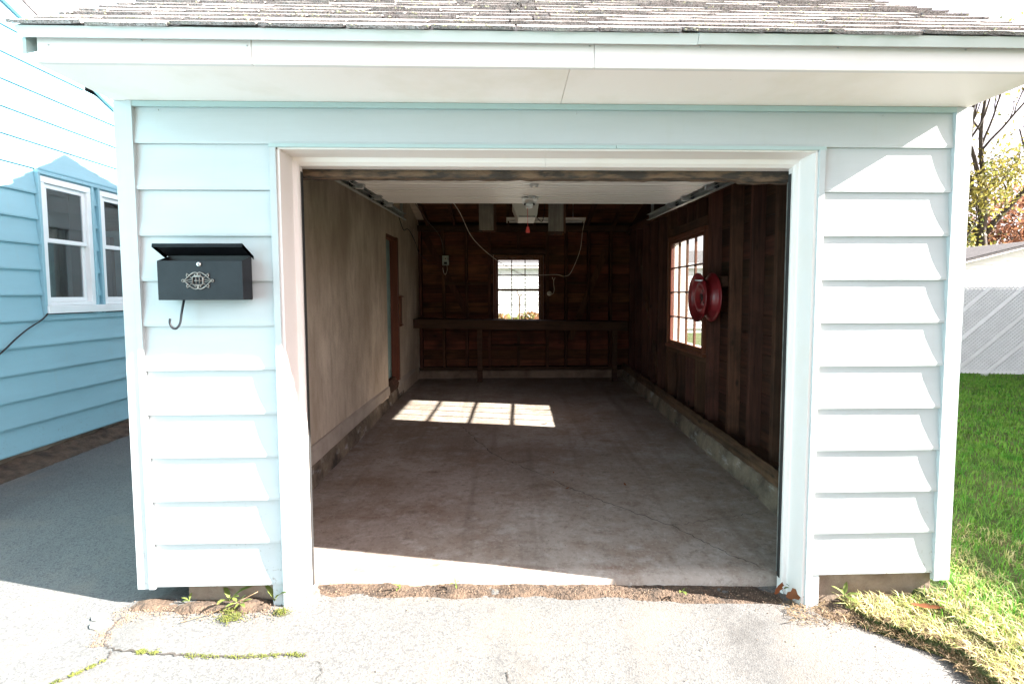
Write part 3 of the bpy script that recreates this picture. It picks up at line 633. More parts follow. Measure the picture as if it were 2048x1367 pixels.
# ---- side door in the stucco wall
sd = box('side_door', -1.665, -1.625, DY0+.004, DY1-.004, DZ0, DZ1-.02, 'teal_door', G, .002)
tag(sd, 'teal painted side door set in the stucco wall')
box('door_panel', -1.6245, -1.618, DY0+.06, DY1-.06, DZ0+.15, 1.02, 'teal_door', sd, .002); box('door_panel', -1.6245, -1.618, DY0+.06, DY1-.06, 1.15, DZ1-.16, 'teal_door', sd, .002)
box('latch', -1.624, -1.595, DY0+.06, DY0+.12, 1.16, 1.26, 'steel', sd, .004)
prism('door_frame', [(-1.612, DY1-.050), (-1.515, DY1-.050), (-1.512, DY1+.022), (-1.53, DY1+.024), (-1.53, DY1-.002), (-1.612, DY1-.002)], 2, DZ0, DZ1, 'red_frame_wood', G)
box('door_frame', -1.61, -1.532, DY0, DY1-.052, DZ1-.045, DZ1-.001, 'red_frame_wood', G, .002)
# ------------------------------------------------------------------ overhead door, opener
zd = lambda y: 2.185+.028*(y-.9)
OD = thing('overhead_door', 'white ribbed overhead garage door raised flat under the ceiling', 'garage door', (.18, 1.1, 2.15))
YD = [.30, .78, 1.10-.015, 1.545, 1.925]
DX0, DX1 = -1.00, 1.335
for k in range(len(YD)-1):
    y0, y1 = YD[k]+.003, YD[k+1]-.003; prof = []
    nr = max(2, int((y1-y0)/.085))
    for i in range(nr):
        a = y0+(y1-y0)*i/nr; b = y0+(y1-y0)*(i+.76)/nr; c = y0+(y1-y0)*(i+.90)/nr
        prof += [(a+.001, zd(a)), (b, zd(b)), (b+.002, zd(b)+.020), (c, zd(c)+.020)]
    prof += [(y1, zd(y1)), (y1, zd(y1)+.042), (y0, zd(y0)+.042)]
    prism('door_section', prof, 0, DX0, DX1, 'door_paint', OD)
for s, X in ((1, -1.072), (-1, 1.412)):
    dd = [(0, 0), (.030, 0), (.030, .004), (.004, .006), (.004, .052), (.030, .054), (.030, .058), (0, .058)]
    V = []; F = []
    for yy_ in (.42, 2.80):
        for a, b in dd: V.append((X+s*a, yy_, zd(yy_)-.032+b+(.0)))
    n = 8; F = [(i, (i+1) % n, n+(i+1) % n, n+i) for i in range(n)]+[tuple(range(n)), tuple(range(n, 2*n))[::-1]]
    bm = bmesh.new(); me = bpy.data.meshes.new('t'); me.from_pydata(V, [], F); bm.from_mesh(me); bpy.data.meshes.remove(me); frombm('track', bm, 'galvanised', OD)
    P = [(X+s*.015, .235, .1), (X+s*.015, .235, 1.75), (X+s*.015, .26, 1.95), (X+s*.015, .33, 2.09), (X+s*.015, .42, zd(.42)-.003)]
    for yy_ in (1.085, 1.545, 1.90):
        z = zd(yy_); xa = X+s*.075
        hb = box('roller_bracket', xa-.030, xa+.030, yy_-.030, yy_+.030, z-.008, z-.002, 'steel', OD, .001)
        box('bracket_leaf', xa-.026, xa+.026, yy_-.009, yy_+.009, z-.034, z-.0085, 'steel', hb, .002)
        for q_ in (-.017, .017):
            lathe('bolt', [(0, -.016), (.006, -.016), (.0065, -.009), (0, -.009)], (xa+q_, yy_+.019, z), (0, 0, 1), 'steel', hb, 8)
        lathe('roller', [(0, -.008), (.020, -.008), (.020, .008), (0, .008)], (X+s*.017, yy_, z-.006), (1, 0, 0), 'dark_metal', hb, 16)
        tube('roller_stem', [(X+s*.017, yy_, z-.022), (xa, yy_, z-.022)], .005, 'steel', hb, 8)
    tube('lift_cable', [(X+s*.05, .34, zd(.34)-.014), (X+s*.05, 1.95, zd(1.95)-.014)], .0022, 'steel', OD, 5)
    obox('hanger', (X+s*.01, 2.66, zd(2.66)+.03), (X-s*.02, 2.70, zroof(2.7)-.16), .03, .004, 'galvanised', OD, up=(0, 1, 0))
    obox('hanger', (X+s*.01, 1.2, zd(1.2)+.03), (X-s*.02, 1.2, zroof(1.2)-.16), .03, .004, 'galvanised', OD, up=(0, 1, 0))
for yy_ in (1.085, 1.545):
    hb = box('centre_hinge', .13, .19, yy_-.022, yy_+.022, zd(yy_)-.006, zd(yy_)-.0015, 'steel', OD, .001)
    for q_ in (.142, .178): box('hinge_lug', q_-.007, q_+.007, yy_-.024, yy_+.024, zd(yy_)-.016, zd(yy_)-.0065, 'steel', hb, .002)
V = [(.085, 1.56, zd(1.56)-.018), (.215, 1.56, zd(1.56)-.018), (.205, 1.86, zd(1.86)-.016), (.105, 1.86, zd(1.86)-.016)]
V += [(a, b, c+.008) for a, b, c in V]
op = mesh('operator_plate', V, [(0, 3, 2, 1), (4, 5, 6, 7), (0, 1, 5, 4), (1, 2, 6, 5), (2, 3, 7, 6), (3, 0, 4, 7)], 'steel', OD)
for q_ in (.12, .155, .19): lathe('bolt', [(0, -.012), (.009, -.012), (.010, 0), (0, 0)], (q_, 1.82, zd(1.82)-.016), (0, 0, 1), 'dark_metal', op, 8)
box('arm_bracket', .125, .185, 1.80, 1.88, zd(1.85)-.045, zd(1.85)-.0185, 'steel', OD, .003)
M = thing('door_opener', 'white garage door opener motor hanging behind the raised door', 'door opener', (.15, 2.8, 2.2))
V = []
for (x0_, x1_, z) in ((.075, .245, 2.205), (.06, .26, 2.225), (.02, .275, 2.33), (.02, .275, 2.42)):
    V += [(x0_, 2.62, z), (x1_, 2.62, z), (x1_, 3.02, z), (x0_, 3.02, z)]
F = [(3, 2, 1, 0), (12, 13, 14, 15)]
for k in range(3):
    for i in range(4): F.append((k*4+i, k*4+(i+1) % 4, (k+1)*4+(i+1) % 4, (k+1)*4+i))
mesh('motor_case', V, F, 'cream_plastic', M)
for i in range(14): box('vent_slot', .083+i*.0115, .089+i*.0115, 2.617, 2.6205, 2.208, 2.2215, 'dark_rubber', M)
box('opener_rail', .135, .165, .45, 2.62, 2.335, 2.365, 'galvanised', M)
box('trolley', .125, .175, 1.98, 2.10, 2.295, 2.334, 'steel', M, .003)
for xx in (.05, .24): obox('hanger_strap', (xx, 2.8, 2.42), (xx, 2.8, zroof(2.8)-.1), .03, .003, 'galvanised', M, up=(0, 1, 0))
H = thing('release_handle', 'red emergency release handle on a thin red cord under the opener', 'handle', (.15, 2.0, 2.0))
tube('cord', [(.148, 2.03, 2.294), (.147, 2.03, 2.16), (.149, 2.03, 2.03)], .0022, 'red_plastic', H, 6)
prism('handle', [(.130, 1.985), (.168, 1.985), (.164, 1.996), (.168, 2.006), (.160, 2.016), (.160, 2.034), (.138, 2.034), (.138, 2.016), (.130, 2.006), (.134, 1.996)], 1, 2.022, 2.038, 'red_plastic', H, .002)
tube('plug_lead', [(.25, 3.0, 2.3), (.33, 3.02, 2.22), (.36, 3.05, 2.35), (.37, 3.1, 2.5)], .004, 'black_cord', M, 6, 6)
# hanging grey planks
for i, (a, b, zb, lab) in enumerate(((-.311, -.168, 2.092, 'grey weathered plank hanging from the rafters beside the left of the opener'), (.377, .527, 2.080, 'grey weathered plank hanging from the rafters between opener and lamp end'))):
    t = thing('hanging_plank', lab, 'plank', ((a+b)/2, 2.72, zb), 'planks hanging from the rafters')
    box('plank', a, b, 2.70, 2.725, zb, zroof(2.7)-.06, 'grey_plank', t, .003)
    box('backing_board', a+.02, b+.025, 2.727, 2.765, zb-.012, zroof(2.75)-.07, 'stud_wood_z', t, .003)
    if i: box('cleat', a, a+.060, 2.698, 2.726, zb-.034, zb-.001, 'bench_wood', t, .003); box('cleat', a+.074, b-.012, 2.698, 2.726, zb-.034, zb-.001, 'bench_wood', t, .003)
# strip lamp (not lit)
LY = 5.35
t = thing('strip_lamp', 'unlit white fluorescent strip lamp under the rear rafters', 'lamp', (.5, LY, 2.55))
z0 = 2.545
prism('housing', [(LY-.055, z0+.035), (LY-.06, z0+.065), (LY+.06, z0+.065), (LY+.055, z0+.035), (LY+.02, z0+.022), (LY-.02, z0+.022)], 0, -.06, 1.135, 'cream_plastic', t)
for d in (-.028, .028): tube('tube', [(-.02, LY+d, z0+.010), (1.09, LY+d, z0+.010)], .0125, 'lamp_tube', t, 12)
for xx in (-.052, 1.118):
    box('lamp_holder', xx-.008, xx+.008, LY-.05, LY+.05, z0-.006, z0+.034, 'cream_plastic', t, .002)
for xx in (.1, .95): tube('chain', [(xx, LY, z0+.065), (xx, LY, zroof(LY)-.06)], .003, 'steel', t, 6)
# cords
cord = tube('extension_cord', [(-.80, 3.2, 2.67), (-.62, 3.7, 2.46), (-.50, 4.4, 2.20), (-.24, 5.0, 1.98), (.05, 5.4, 1.82), (.20, 5.5, 1.765), (.45, 5.5, 1.755), (.72, 5.5, 1.76), (.84, 5.42, 1.735), (.93, 5.38, 1.80), (1.06, 5.36, 2.12), (1.095, 5.35, 2.4), (1.125, 5.35, 2.556)], .0045, 'white_cord', None, 7, 8)
tag(cord, 'pale extension cord drooping across the rear window from rafter to lamp', 'cord')
cable = tube('rafter_cable', [(-1.35, 4.9, 2.75), (-1.31, 5.6, 2.62), (-1.22, 6.02, 2.50), (-1.14, 6.045, 2.36), (-1.10, 6.045, 2.12)], .006, 'grey_plank', None, 7, 6)
tag(cable, 'grey cable running down from the rafters to the switch box', 'cable')
hook = tube('hanging_wire', [(-1.505, 4.55, 2.52), (-1.50, 4.60, 2.46), (-1.50, 4.72, 2.40), (-1.50, 4.85, 2.36), (-1.50, 5.1, 2.41), (-1.50, 5.35, 2.38), (-1.50, 5.7, 2.27), (-1.49, 6.0, 2.12), (-1.35, 6.04, 2.0)], .006, 'black_cord', None, 6, 6)
tag(hook, 'dark wire stapled along the top of the stucco wall', 'wire')
# switch box
t = thing('switch_box', 'grey metal switch box with outlet on the rear wall', 'switch box', (-1.07, 6.04, 1.94))
box('case', -1.125, -1.02, 6.0, 6.055, 1.935, 2.095, 'galvanised', t, .004)
lathe('socket', [(0, -.008), (.022, -.008), (.024, 0), (0, 0)], (-1.072, 6.0, 2.045), (0, 1, 0), 'cream_plastic', t, 16); lathe('socket_hole', [(0, -.0095), (.010, -.0095), (.010, -.008), (0, -.008)], (-1.072, 6.0, 2.045), (0, 1, 0), 'dark_rubber', t, 12)
box('switch_plate', -1.095, -1.045, 5.996, 6.0, 1.955, 1.990, 'dark_metal', t, .001)
tube('lead', [(-1.05, 6.02, 1.935), (-1.045, 6.01, 1.86), (-1.07, 6.0, 1.79), (-1.10, 6.01, 1.81), (-1.12, 6.02, 1.90)], .005, 'white_cord', t, 6, 6)
o = lathe('round_outlet', [(0, -.03), (.034, -.028), (.040, -.01), (.040, 0), (0, 0)], (.645, 6.055, 1.47), (0, 1, 0), 'cream_plastic', None, 20); tag(o, 'round surface outlet beside the rear window', 'outlet')
for q_ in (-.012, .012): box('slot', .645+q_-.004, .645+q_+.004, 6.0225, 6.0255, 1.46, 1.482, 'dark_rubber', o)
o = tube('flex_lead', [(.69, 6.04, 1.74), (.715, 6.035, 1.68), (.715, 6.03, 1.62), (.725, 6.02, 1.54), (.71, 6.02, 1.48), (.685, 6.03, 1.455)], .005, 'white_cord', None, 6, 6); tag(o, 'short pale lead hanging by the round outlet', 'cord')
tube('plug_wire', [(.74, 6.035, 1.735), (.718, 6.035, 1.68), (.715, 6.03, 1.65)], .004, 'white_cord', o, 6, 4)
# workbench
t = thing('workbench', 'long dark wooden workbench along the rear wall under the window', 'workbench', (.15, 5.8, 0))
def slope_board(name, x0_, x1_, y0_, y1_, z0a, z1a, z0b, z1b, mat):
    V = [(x0_, y0_, z0a), (x1_, y0_, z0b), (x1_, y1_, z0b), (x0_, y1_, z0a), (x0_, y0_, z1a), (x1_, y0_, z1b), (x1_, y1_, z1b), (x0_, y1_, z1a)]; return mesh(name, V, BF, mat, t)
for i in range(3): slope_board('top_plank', -1.535, 1.86, 5.60+i*.147, 5.60+i*.147+.143, 1.045, 1.075, .985, 1.015, 'bench_wood')
slope_board('apron', -1.54, 1.855, 5.565, 5.597, .930, 1.072, .870, 1.012, 'bench_wood')
box('leg', -.535, -.455, 5.60, 5.64, .06, .925, 'bench_wood', t, .003); box('leg', 1.62, 1.70, 5.60, 5.64, .06, .89, 'bench_wood', t, .003)
box('shelf_board', -.32, .60, 5.90, 6.04, .60, .625, 'bench_wood', t, .002)
# brown board on the stucco wall next to the door
t = thing('wall_bracket', 'small reddish brown wooden rack screwed to the stucco wall', 'rack', (-1.5, 4.64, 1.02))
box('back_board', XS+.001, XS+.018, 4.585, 4.70, 1.02, 1.42, 'red_frame_wood', t, .002); box('cap', XS+.001, XS+.04, 4.58, 4.705, 1.421, 1.44, 'red_frame_wood', t, .002); box('ledge', XS+.0185, XS+.035, 4.59, 4.695, 1.03, 1.05, 'red_frame_wood', t, .002)
# ------------------------------------------------------------------ red wheel rim
cx, cy_, cz = 1.79, 2.28, 1.425
WR = thing('wheel_rim', 'bare red steel wheel rim hung on the right-hand stud wall', 'wheel rim', (cx, cy_, cz))
pr = [(.222, -.072), (.226, -.068), (.224, -.062), (.205, -.056), (.196, -.048), (.188, -.026), (.165, -.014), (.163, .016), (.188, .030), (.197, .050), (.207, .057), (.224, .063), (.226, .069), (.222, .073)]
inn = [(r-.005, h) for r, h in pr[::-1]]; inn[0] = (.217, .0715); inn[-1] = (.217, -.0705)
lathe('rim_barrel', pr+inn+[pr[0]], (cx, cy_, cz), (1, 0, 0), 'red_enamel', WR, 64)
lathe('wheel_disc', [(.1655, -.006), (.150, -.034), (.128, -.044), (.105, -.036), (.085, -.018), (.070, -.014), (.045, -.016), (.036, -.024), (.036, -.014), (.070, -.008), (.088, -.012), (.108, -.030), (.128, -.038), (.147, -.028), (.1655, -.001)], (cx, cy_, cz), (1, 0, 0), 'red_enamel', WR, 56)
for k in range(5):
    a = 2*math.pi*k/5+.4
    lathe('lug_hole', [(0, -.0175), (.010, -.0185), (.013, -.0165), (0, -.0155)], (cx, cy_+.058*math.cos(a), cz+.058*math.sin(a)), (1, 0, 0), 'dark_rubber', WR, 14)
lathe('hub_hole', [(0, -.0205), (.035, -.0225), (.035, -.0200), (0, -.019)], (cx, cy_, cz), (1, 0, 0), 'dark_rubber', WR, 24)
tube('hanging_peg', [(1.93, cy_, cz+.15), (1.70, cy_, cz+.158)], .007, 'steel', WR, 8)
box('peg_block', 1.880, 1.936, cy_-.17, cy_+.22, cz+.10, cz+.19, 'stud_wood_y', WR)
# ------------------------------------------------------------------ mailbox
MB = thing('mailbox', 'black metal wall mailbox with its lid ajar and a bronze emblem', 'mailbox', (-1.36, -.07, 1.43))
mx0, mx1, my0, my1, mz0, mz1 = -1.531, -1.166, -.087, -.008, 1.436, 1.619
th = .004; bm = bmesh.new()
def addbox(bm, *a):
    vs = [bm.verts.new(v) for v in bverts(*a)]
    for f in BF: bm.faces.new([vs[i] for i in f])
box('front_panel', mx0, mx1, my0, my0+th, mz0, mz1-.012, 'dark_metal', MB, .0015)
for a in (mx0, mx1-th): prism('side_panel', [(my0+th+.0005, mz0), (my1, mz0), (my1, mz1+.012), (my0+th+.0005, mz1-.012)], 0, a, a+th, 'dark_metal', MB)
box('bottom_panel', mx0+th, mx1-th, my0+th, my1, mz0, mz0+th, 'dark_metal', MB); box('back_panel', mx0+th, mx1-th, my1-th, my1, mz0+th, mz1+.014, 'mail_inside', MB)
# lid: plate with lips, hinged at the back and standing open
ang = R(27); hy, hz = my1, mz1+.012
def lidp(x, d, h): return (x, hy-d*math.cos(ang)-h*math.sin(ang)*-1*0, hz+d*math.sin(ang)+h)
lx0, lx1, ld = mx0-.007, mx1+.010, .104
def plate(name, pts, mat, th_, parent):
    bm = bmesh.new(); vs = [bm.verts.new(p) for p in pts]; f = bm.faces.new(vs)
    bmesh.ops.solidify(bm, geom=[f], thickness=th_); return frombm(name, bm, mat, parent)
ld_ = plate('lid', [lidp(lx0, 0, 0), lidp(lx1, 0, 0), lidp(lx1, ld, 0), lidp(lx0, ld, 0)], 'dark_metal', .002, MB)
plate('front_lip', [lidp(lx0, ld, .001), lidp(lx1, ld, .001), lidp(lx1, ld+.004, -.017), lidp(lx0, ld+.004, -.017)], 'dark_metal', .002, ld_)
for X in (lx0, lx1): plate('side_lip', [lidp(X, .0, .001), lidp(X, ld, .001), lidp(X, ld, -.016), lidp(X, 0, -.016)], 'dark_metal', .002, ld_)
lathe('lock', [(0, -.006), (.0085, -.006), (.0098, -.003), (.0098, 0), (0, 0)], (-1.350, my0, 1.591), (0, 1, 0), 'steel', MB, 20); box('keyhole', -1.3515, -1.3485, my0-.0068, my0-.006, 1.587, 1.595, 'dark_rubber', MB)
V = []; F = []; ecx, ecz, ey = -1.357, 1.520, my0-.003
def et(pts, r=.0026, closed=False, sub=5):
    P = [(ecx+a*.92, ey, ecz+b*.92) for a, b in pts]
    if closed: P = P+[P[0]]
    tubedata(spline(P, sub) if sub > 1 else P, r, 6, V, F)
for sx in (-1, 1):
    for sz in (-1, 1):
        q4 = lambda L: [(sx*a, sz*b) for a, b in L]
        et(q4([(0, .036), (.012, .039), (.026, .034), (.040, .022), (.055, .008), (.066, .0)]))
        et(q4([(.002, .037), (.002, .026), (.010, .022), (.014, .028), (.009, .030)]), .0022)
        et(q4([(.020, .036), (.036, .027), (.047, .030), (.052, .024), (.046, .016)]), .0022)
        et(q4([(.024, .012), (.036, .018)]), .002); et(q4([(.047, .030), (.051, .034)]), .0026, sub=2); et(q4([(.024, .006), (.044, .004), (.060, .0)]), .0016)
    et([(sx*(.068+.006*math.cos(t*math.pi/4)), .006*math.sin(t*math.pi/4)) for t in range(8)], .0022, True, 2)
et([(-.024, -.016), (-.024, .016), (-.018, .020), (.018, .020), (.024, .016), (.024, -.016), (.018, -.020), (-.018, -.020)], .003, True, 1)
for a in (-.008, .008): et([(a, -.018), (a, .018)], .0018, sub=1)
et([(-.022, 0), (.022, 0)], .0018, sub=1)
mesh('emblem', V, F, 'brass', MB, True)
tube('newspaper_hook', [(-1.448, -.045, 1.438), (-1.450, -.062, 1.38), (-1.456, -.066, 1.335), (-1.470, -.070, 1.312), (-1.486, -.072, 1.315), (-1.496, -.072, 1.335), (-1.494, -.072, 1.355)], .0048, 'dark_metal', MB, 10, 6)
# ------------------------------------------------------------------ blue house on the left
HX = -3.7965
HS = thing('house', 'blue clapboard house with paired white windows beside the driveway', 'house', (HX, 0, 0))
HY0, HY1, HYR, HZR, HSL = -7.0, 5.0, -1.2, 5.02, .43
hz = lambda y: HZR-HSL*abs(y-HYR)
def hboards(lo, hi, z0, h, **kw): 
    if hi-lo > .02: siding_board(HS, lo, hi, z0, h, HX, 'y', -1, 'house_siding', dk=1.35)
W1, W2 = (1.889, 2.387), (2.473, 2.971); hw0, hw1 = 1.30, 2.43
HZ0 = .238
for k in range(24):
    z0 = HZ0+k*EXP; ztop = z0+EXP*.55
    if ztop > hz(HY1): half = (HZR-.08-ztop)/HSL; a, b = HYR-half, HYR+half
    else: a, b = HY0, HY1
    if b-a < .3: break
    z1 = z0+EXP
    if z1 > hw0 and z0 < hw1:
        if z0 < hw0: siding_board(HS, W1[0]-.02, W2[1]+.02, z0, hw0-z0, HX, 'y', -1, 'house_siding', dk=1.35)
        hboards(a, W1[0]-.022, z0, EXP); hboards(W2[1]+.022, b, z0, EXP); hboards(W1[1]+.022, W2[0]-.022, z0, EXP)
        if z1 > hw1+.02: siding_board(HS, W1[0]-.02, W2[1]+.02, hw1+.0, z1-hw1-.0, HX-.004, 'y', -1, 'house_siding', name='siding_strip')
    else: hboards(a, b, z0, EXP)
# wall body with the two window holes
u = [HY0, W1[0], W1[1], W2[0], W2[1], HY1]
for a, b in ((u[0], u[1]), (u[2], u[3]), (u[4], u[5])): box('wall_body', HX-.20, HX-.042, a, b, .22, 2.40, 'dark_room', HS)
for a, b in (W1, W2): box('wall_body', HX-.20, HX-.042, a, b, .22, hw0, 'dark_room', HS)
prism('wall_body', [(HY0, 2.40), (HY1, 2.40), (HYR, HZR-.06)], 0, HX-.20, HX-.042, 'dark_room', HS)
box('foundation', HX-.2, HX-.03, HY0, HY1, -.1, .236, 'footing', HS); box('room', HX-1.6, HX-1.5, 1.0, 4.0, .5, 3.0, 'dark_room', HS)
box('far_wall', HX-7.2, HX-7, HY0, HY1, -.1, 2.3, 'house_siding', HS); box('end_wall', HX-7, HX-.2, HY1-.1, HY1, -.1, 2.35, 'house_siding', HS)
hr = prism('house_roof', [(HY1+.35, hz(HY1+.35)), (HYR, HZR), (HY0-.35, hz(HY0-.35)), (HY0-.35, hz(HY0-.35)+.05), (HYR, HZR+.055), (HY1+.35, hz(HY1+.35)+.05)], 0, HX-7.4, HX+.045, 'far_shingle', HS)
for s_, ye in ((1, HY1+.33), (-1, HY0-.33)):
    ym = HYR+s_*.001
    prism('rake_fascia', [(ye, hz(ye)-.075), (ym, HZR-.075), (ym, HZR-.001), (ye, hz(ye)-.001)], 0, HX+.012, HX+.034, 'window_vinyl', HS)
    prism('rake_trim', [(ye, hz(ye)-.115), (ym, HZR-.115), (ym, HZR-.076), (ye, hz(ye)-.076)], 0, HX-.010, HX+.022, 'house_siding', HS)
for (a, b) in (W1, W2):
    z0, z1 = 1.375, 2.425
    wn = box('window', HX-.06, HX+.006, a+.003, b-.003, z1-.052, z1-.001, 'window_vinyl', HS, .003)
    box('jamb', HX-.06, HX+.006, a+.003, a+.045, z0, z1-.053, 'window_vinyl', wn, .003); box('jamb', HX-.06, HX+.006, b-.045, b-.003, z0, z1-.053, 'window_vinyl', wn, .003)
    box('bottom_frame', HX-.06, HX+.006, a+.046, b-.046, z0, z0+.03, 'window_vinyl', wn, .003)
    zm = 1.905
    for (c, d, off) in ((zm-.012, z1-.054, -.012), (z0+.031, zm+.024, -.034)):
        p0, p1 = HX+off-.02, HX+off
        box('sash_rail', p0, p1, a+.047, b-.047, c, c+.036, 'window_vinyl', wn, .003); box('sash_rail', p0, p1, a+.047, b-.047, d-.036, d, 'window_vinyl', wn, .003)
        box('sash_stile', p0, p1, a+.047, a+.080, c+.0365, d-.0365, 'window_vinyl', wn, .003); box('sash_stile', p0, p1, b-.080, b-.047, c+.0365, d-.0365, 'window_vinyl', wn, .003)
        box('pane', p0+.008, p0+.012, a+.078, b-.078, c+.034, d-.034, 'house_glass', wn)
    cu_ = []
    P = [(HX-.30+.018*math.sin(i*1.9)+rnd.uniform(-.005, .005), a-.06+i*(b-a+.12)/36) for i in range(37)]
    V = [(p[0], p[1], zz) for zz in (1.2, 2.05) for p in P]; mesh('curtain', V, [(i, i+1, 38+i, 37+i) for i in range(36)], 'curtain_cloth', wn, True)
for (a, b) in ((W1[0]-.020, W1[0]+.0025), (W1[1]-.0025, W1[1]+.020), (W2[0]-.020, W2[0]+.0025), (W2[1]-.0025, W2[1]+.020)):
    box('window_channel', HX-.03, HX+.016, a, b, hw0+.0, hw1+.005, 'house_siding', HS, .002)
box('window_channel', HX-.03, HX+.018, W1[0]-.021, W2[1]+.021, hw1+.0055, hw1+.028, 'house_siding', HS, .002)
box('window_sill', HX-.06, HX+.030, W1[0]-.005, W2[1]+.005, 1.308, 1.373, 'window_vinyl', HS, .004)
hc = tube('house_cable', [(HX+.022, 1.878, 1.31), (HX+.024, 1.82, 1.262), (HX+.022, 1.70, 1.195), (HX+.026, 1.60, 1.13), (HX+.026, 1.46, 1.02), (HX+.024, 1.2, .86), (HX+.03, .9, .7)], .006, 'black_cord', None, 8, 6)
tag(hc, 'black cable slung on the blue siding below the paired windows', 'cable')
V = []; F = []
for i in range(60):
    y = .8+i*.05
    for k, (d, h) in enumerate(((-.03, .075), (.03, .05), (.10, .022), (.17, -.002))): V.append((HX+d+.02*mnoise.noise(Vector((y*5, k, 0))), y, zdrive(HX+.1, y)+h+.02*mnoise.noise(Vector((y*9, k*2, 4)))))
F = [(i*4+k, i*4+k+1, (i+1)*4+k+1, (i+1)*4+k) for i in range(59) for k in range(3)]
tag(mesh('soil_strip', V, F, 'soil', smooth=True), kind='stuff')
# ------------------------------------------------------------------ neighbours: unseen house placed to shade the lawn, white garage, rear house
NH = thing('neighbour_house', 'tall white clapboard house beyond the lawn, out of view, placed to shade the grass', 'house', (10, 0, 0))
for k in range(21): siding_board(NH, -5.5, 6.6, .05+k*.2032, .2032, 10.0, 'y', 1, 'white_siding')
box('wall_body', 10.02, 17, -5.5, 6.6, -.3, 4.3, 'white_siding', NH)
prism('house_roof', [(9.75, 4.40), (13.5, 6.0), (17.3, 4.40), (17.3, 4.30), (13.5, 5.86), (9.75, 4.30)], 1, -5.8, 6.7, 'far_shingle', NH)
for y in (1.2, 4.2):
    wn = box('window', 9.975, 10.03, y, y+.9, 1.2, 2.6, 'window_vinyl', NH); box('pane', 9.970, 9.974, y+.08, y+.82, 1.28, 1.86, 'dark_room', wn); box('pane', 9.970, 9.974, y+.08, y+.82, 1.94, 2.52, 'dark_room', wn)
NG = thing('neighbour_garage', 'white sided outbuilding with low grey roof behind the lattice fence', 'outbuilding', (14.5, 14, 0))
YN = 12.0; nx0, nx1, nz0, ns = 11.9, 19.1, 2.07, .24
nxr = (nx0+nx1)/2; nzt = lambda x: nz0+ns*((x-nx0) if x < nxr else (nx1-x))
for k in range(34):
    z0 = -.1+k*.114; a, b = nx0, nx1
    if z0+.05 > nz0: a = nx0+(z0+.05-nz0)/ns; b = nx1-(z0+.05-nz0)/ns
    if b-a < .2: break
    V = [(a, YN, z0), (b, YN, z0), (b, YN+.012, z0+.1145), (a, YN+.012, z0+.1145), (a, YN+.03, z0), (b, YN+.03, z0), (b, YN+.03, z0+.1145), (a, YN+.03, z0+.1145)]
    mesh('siding_board', V, [(0, 1, 2, 3), (4, 7, 6, 5), (0, 4, 5, 1), (3, 2, 6, 7), (0, 3, 7, 4), (1, 5, 6, 2)], 'white_siding', NG)
prism('wall_body', [(nx0, -.2), (nx1, -.2), (nx1, nz0), (nxr, nzt(nxr)), (nx0, nz0)], 1, YN+.032, 16.6, 'white_siding', NG)
nr = prism('house_roof', [(nx0-.3, nz0-.072), (nxr, nzt(nxr)), (nx1+.3, nz0-.072), (nx1+.3, nz0), (nxr, nzt(nxr)+.075), (nx0-.3, nz0)], 1, YN-.15, 16.8, 'far_shingle', NG)
for k in range(22):
    x = nx0-.3+k*.175
    mesh('shingle_course', [(x, YN-.16, nzt(x)+.085), (x, 16.8, nzt(x)+.085), (x+.19, 16.8, nzt(x+.19)+.078), (x+.19, YN-.16, nzt(x+.19)+.078), (x, YN-.16, nzt(x)+.066), (x, 16.8, nzt(x)+.066)], [(0, 1, 2, 3), (0, 4, 5, 1)], 'far_shingle', nr)
prism('rake_board', [(nx0-.3, nz0-.11), (nxr, nzt(nxr)-.04), (nxr, nzt(nxr)-.005), (nx0-.3, nz0-.077)], 1, YN-.165, YN-.152, 'white_trim', NG)
RH = thing('rear_house', 'white house with grey roof seen through the rear garage window', 'house', (1, 19, 0))
for k in range(17): siding_board(RH, -6, 10, .1+k*.15, .15, 17.0, 'x', 1, 'white_siding')
box('wall_body', -6, 10, 17.03, 22, -.2, 2.6, 'white_siding', RH)
prism('house_roof', [(16.93, 2.44), (19.5, 3.22), (22.3, 2.34), (22.3, 2.44), (19.5, 3.34), (16.93, 2.56)], 0, -6.4, 10.4, 'far_shingle', RH); box('gutter', -6.4, 10.4, 16.90, 16.985, 2.44, 2.53, 'white_trim', RH)
wn = box('window', -1.6, -.4, 16.97, 17.01, 1.0, 1.9, 'window_vinyl', RH); box('pane', -1.5, -.5, 16.962, 16.969, 1.08, 1.82, 'dark_room', wn)
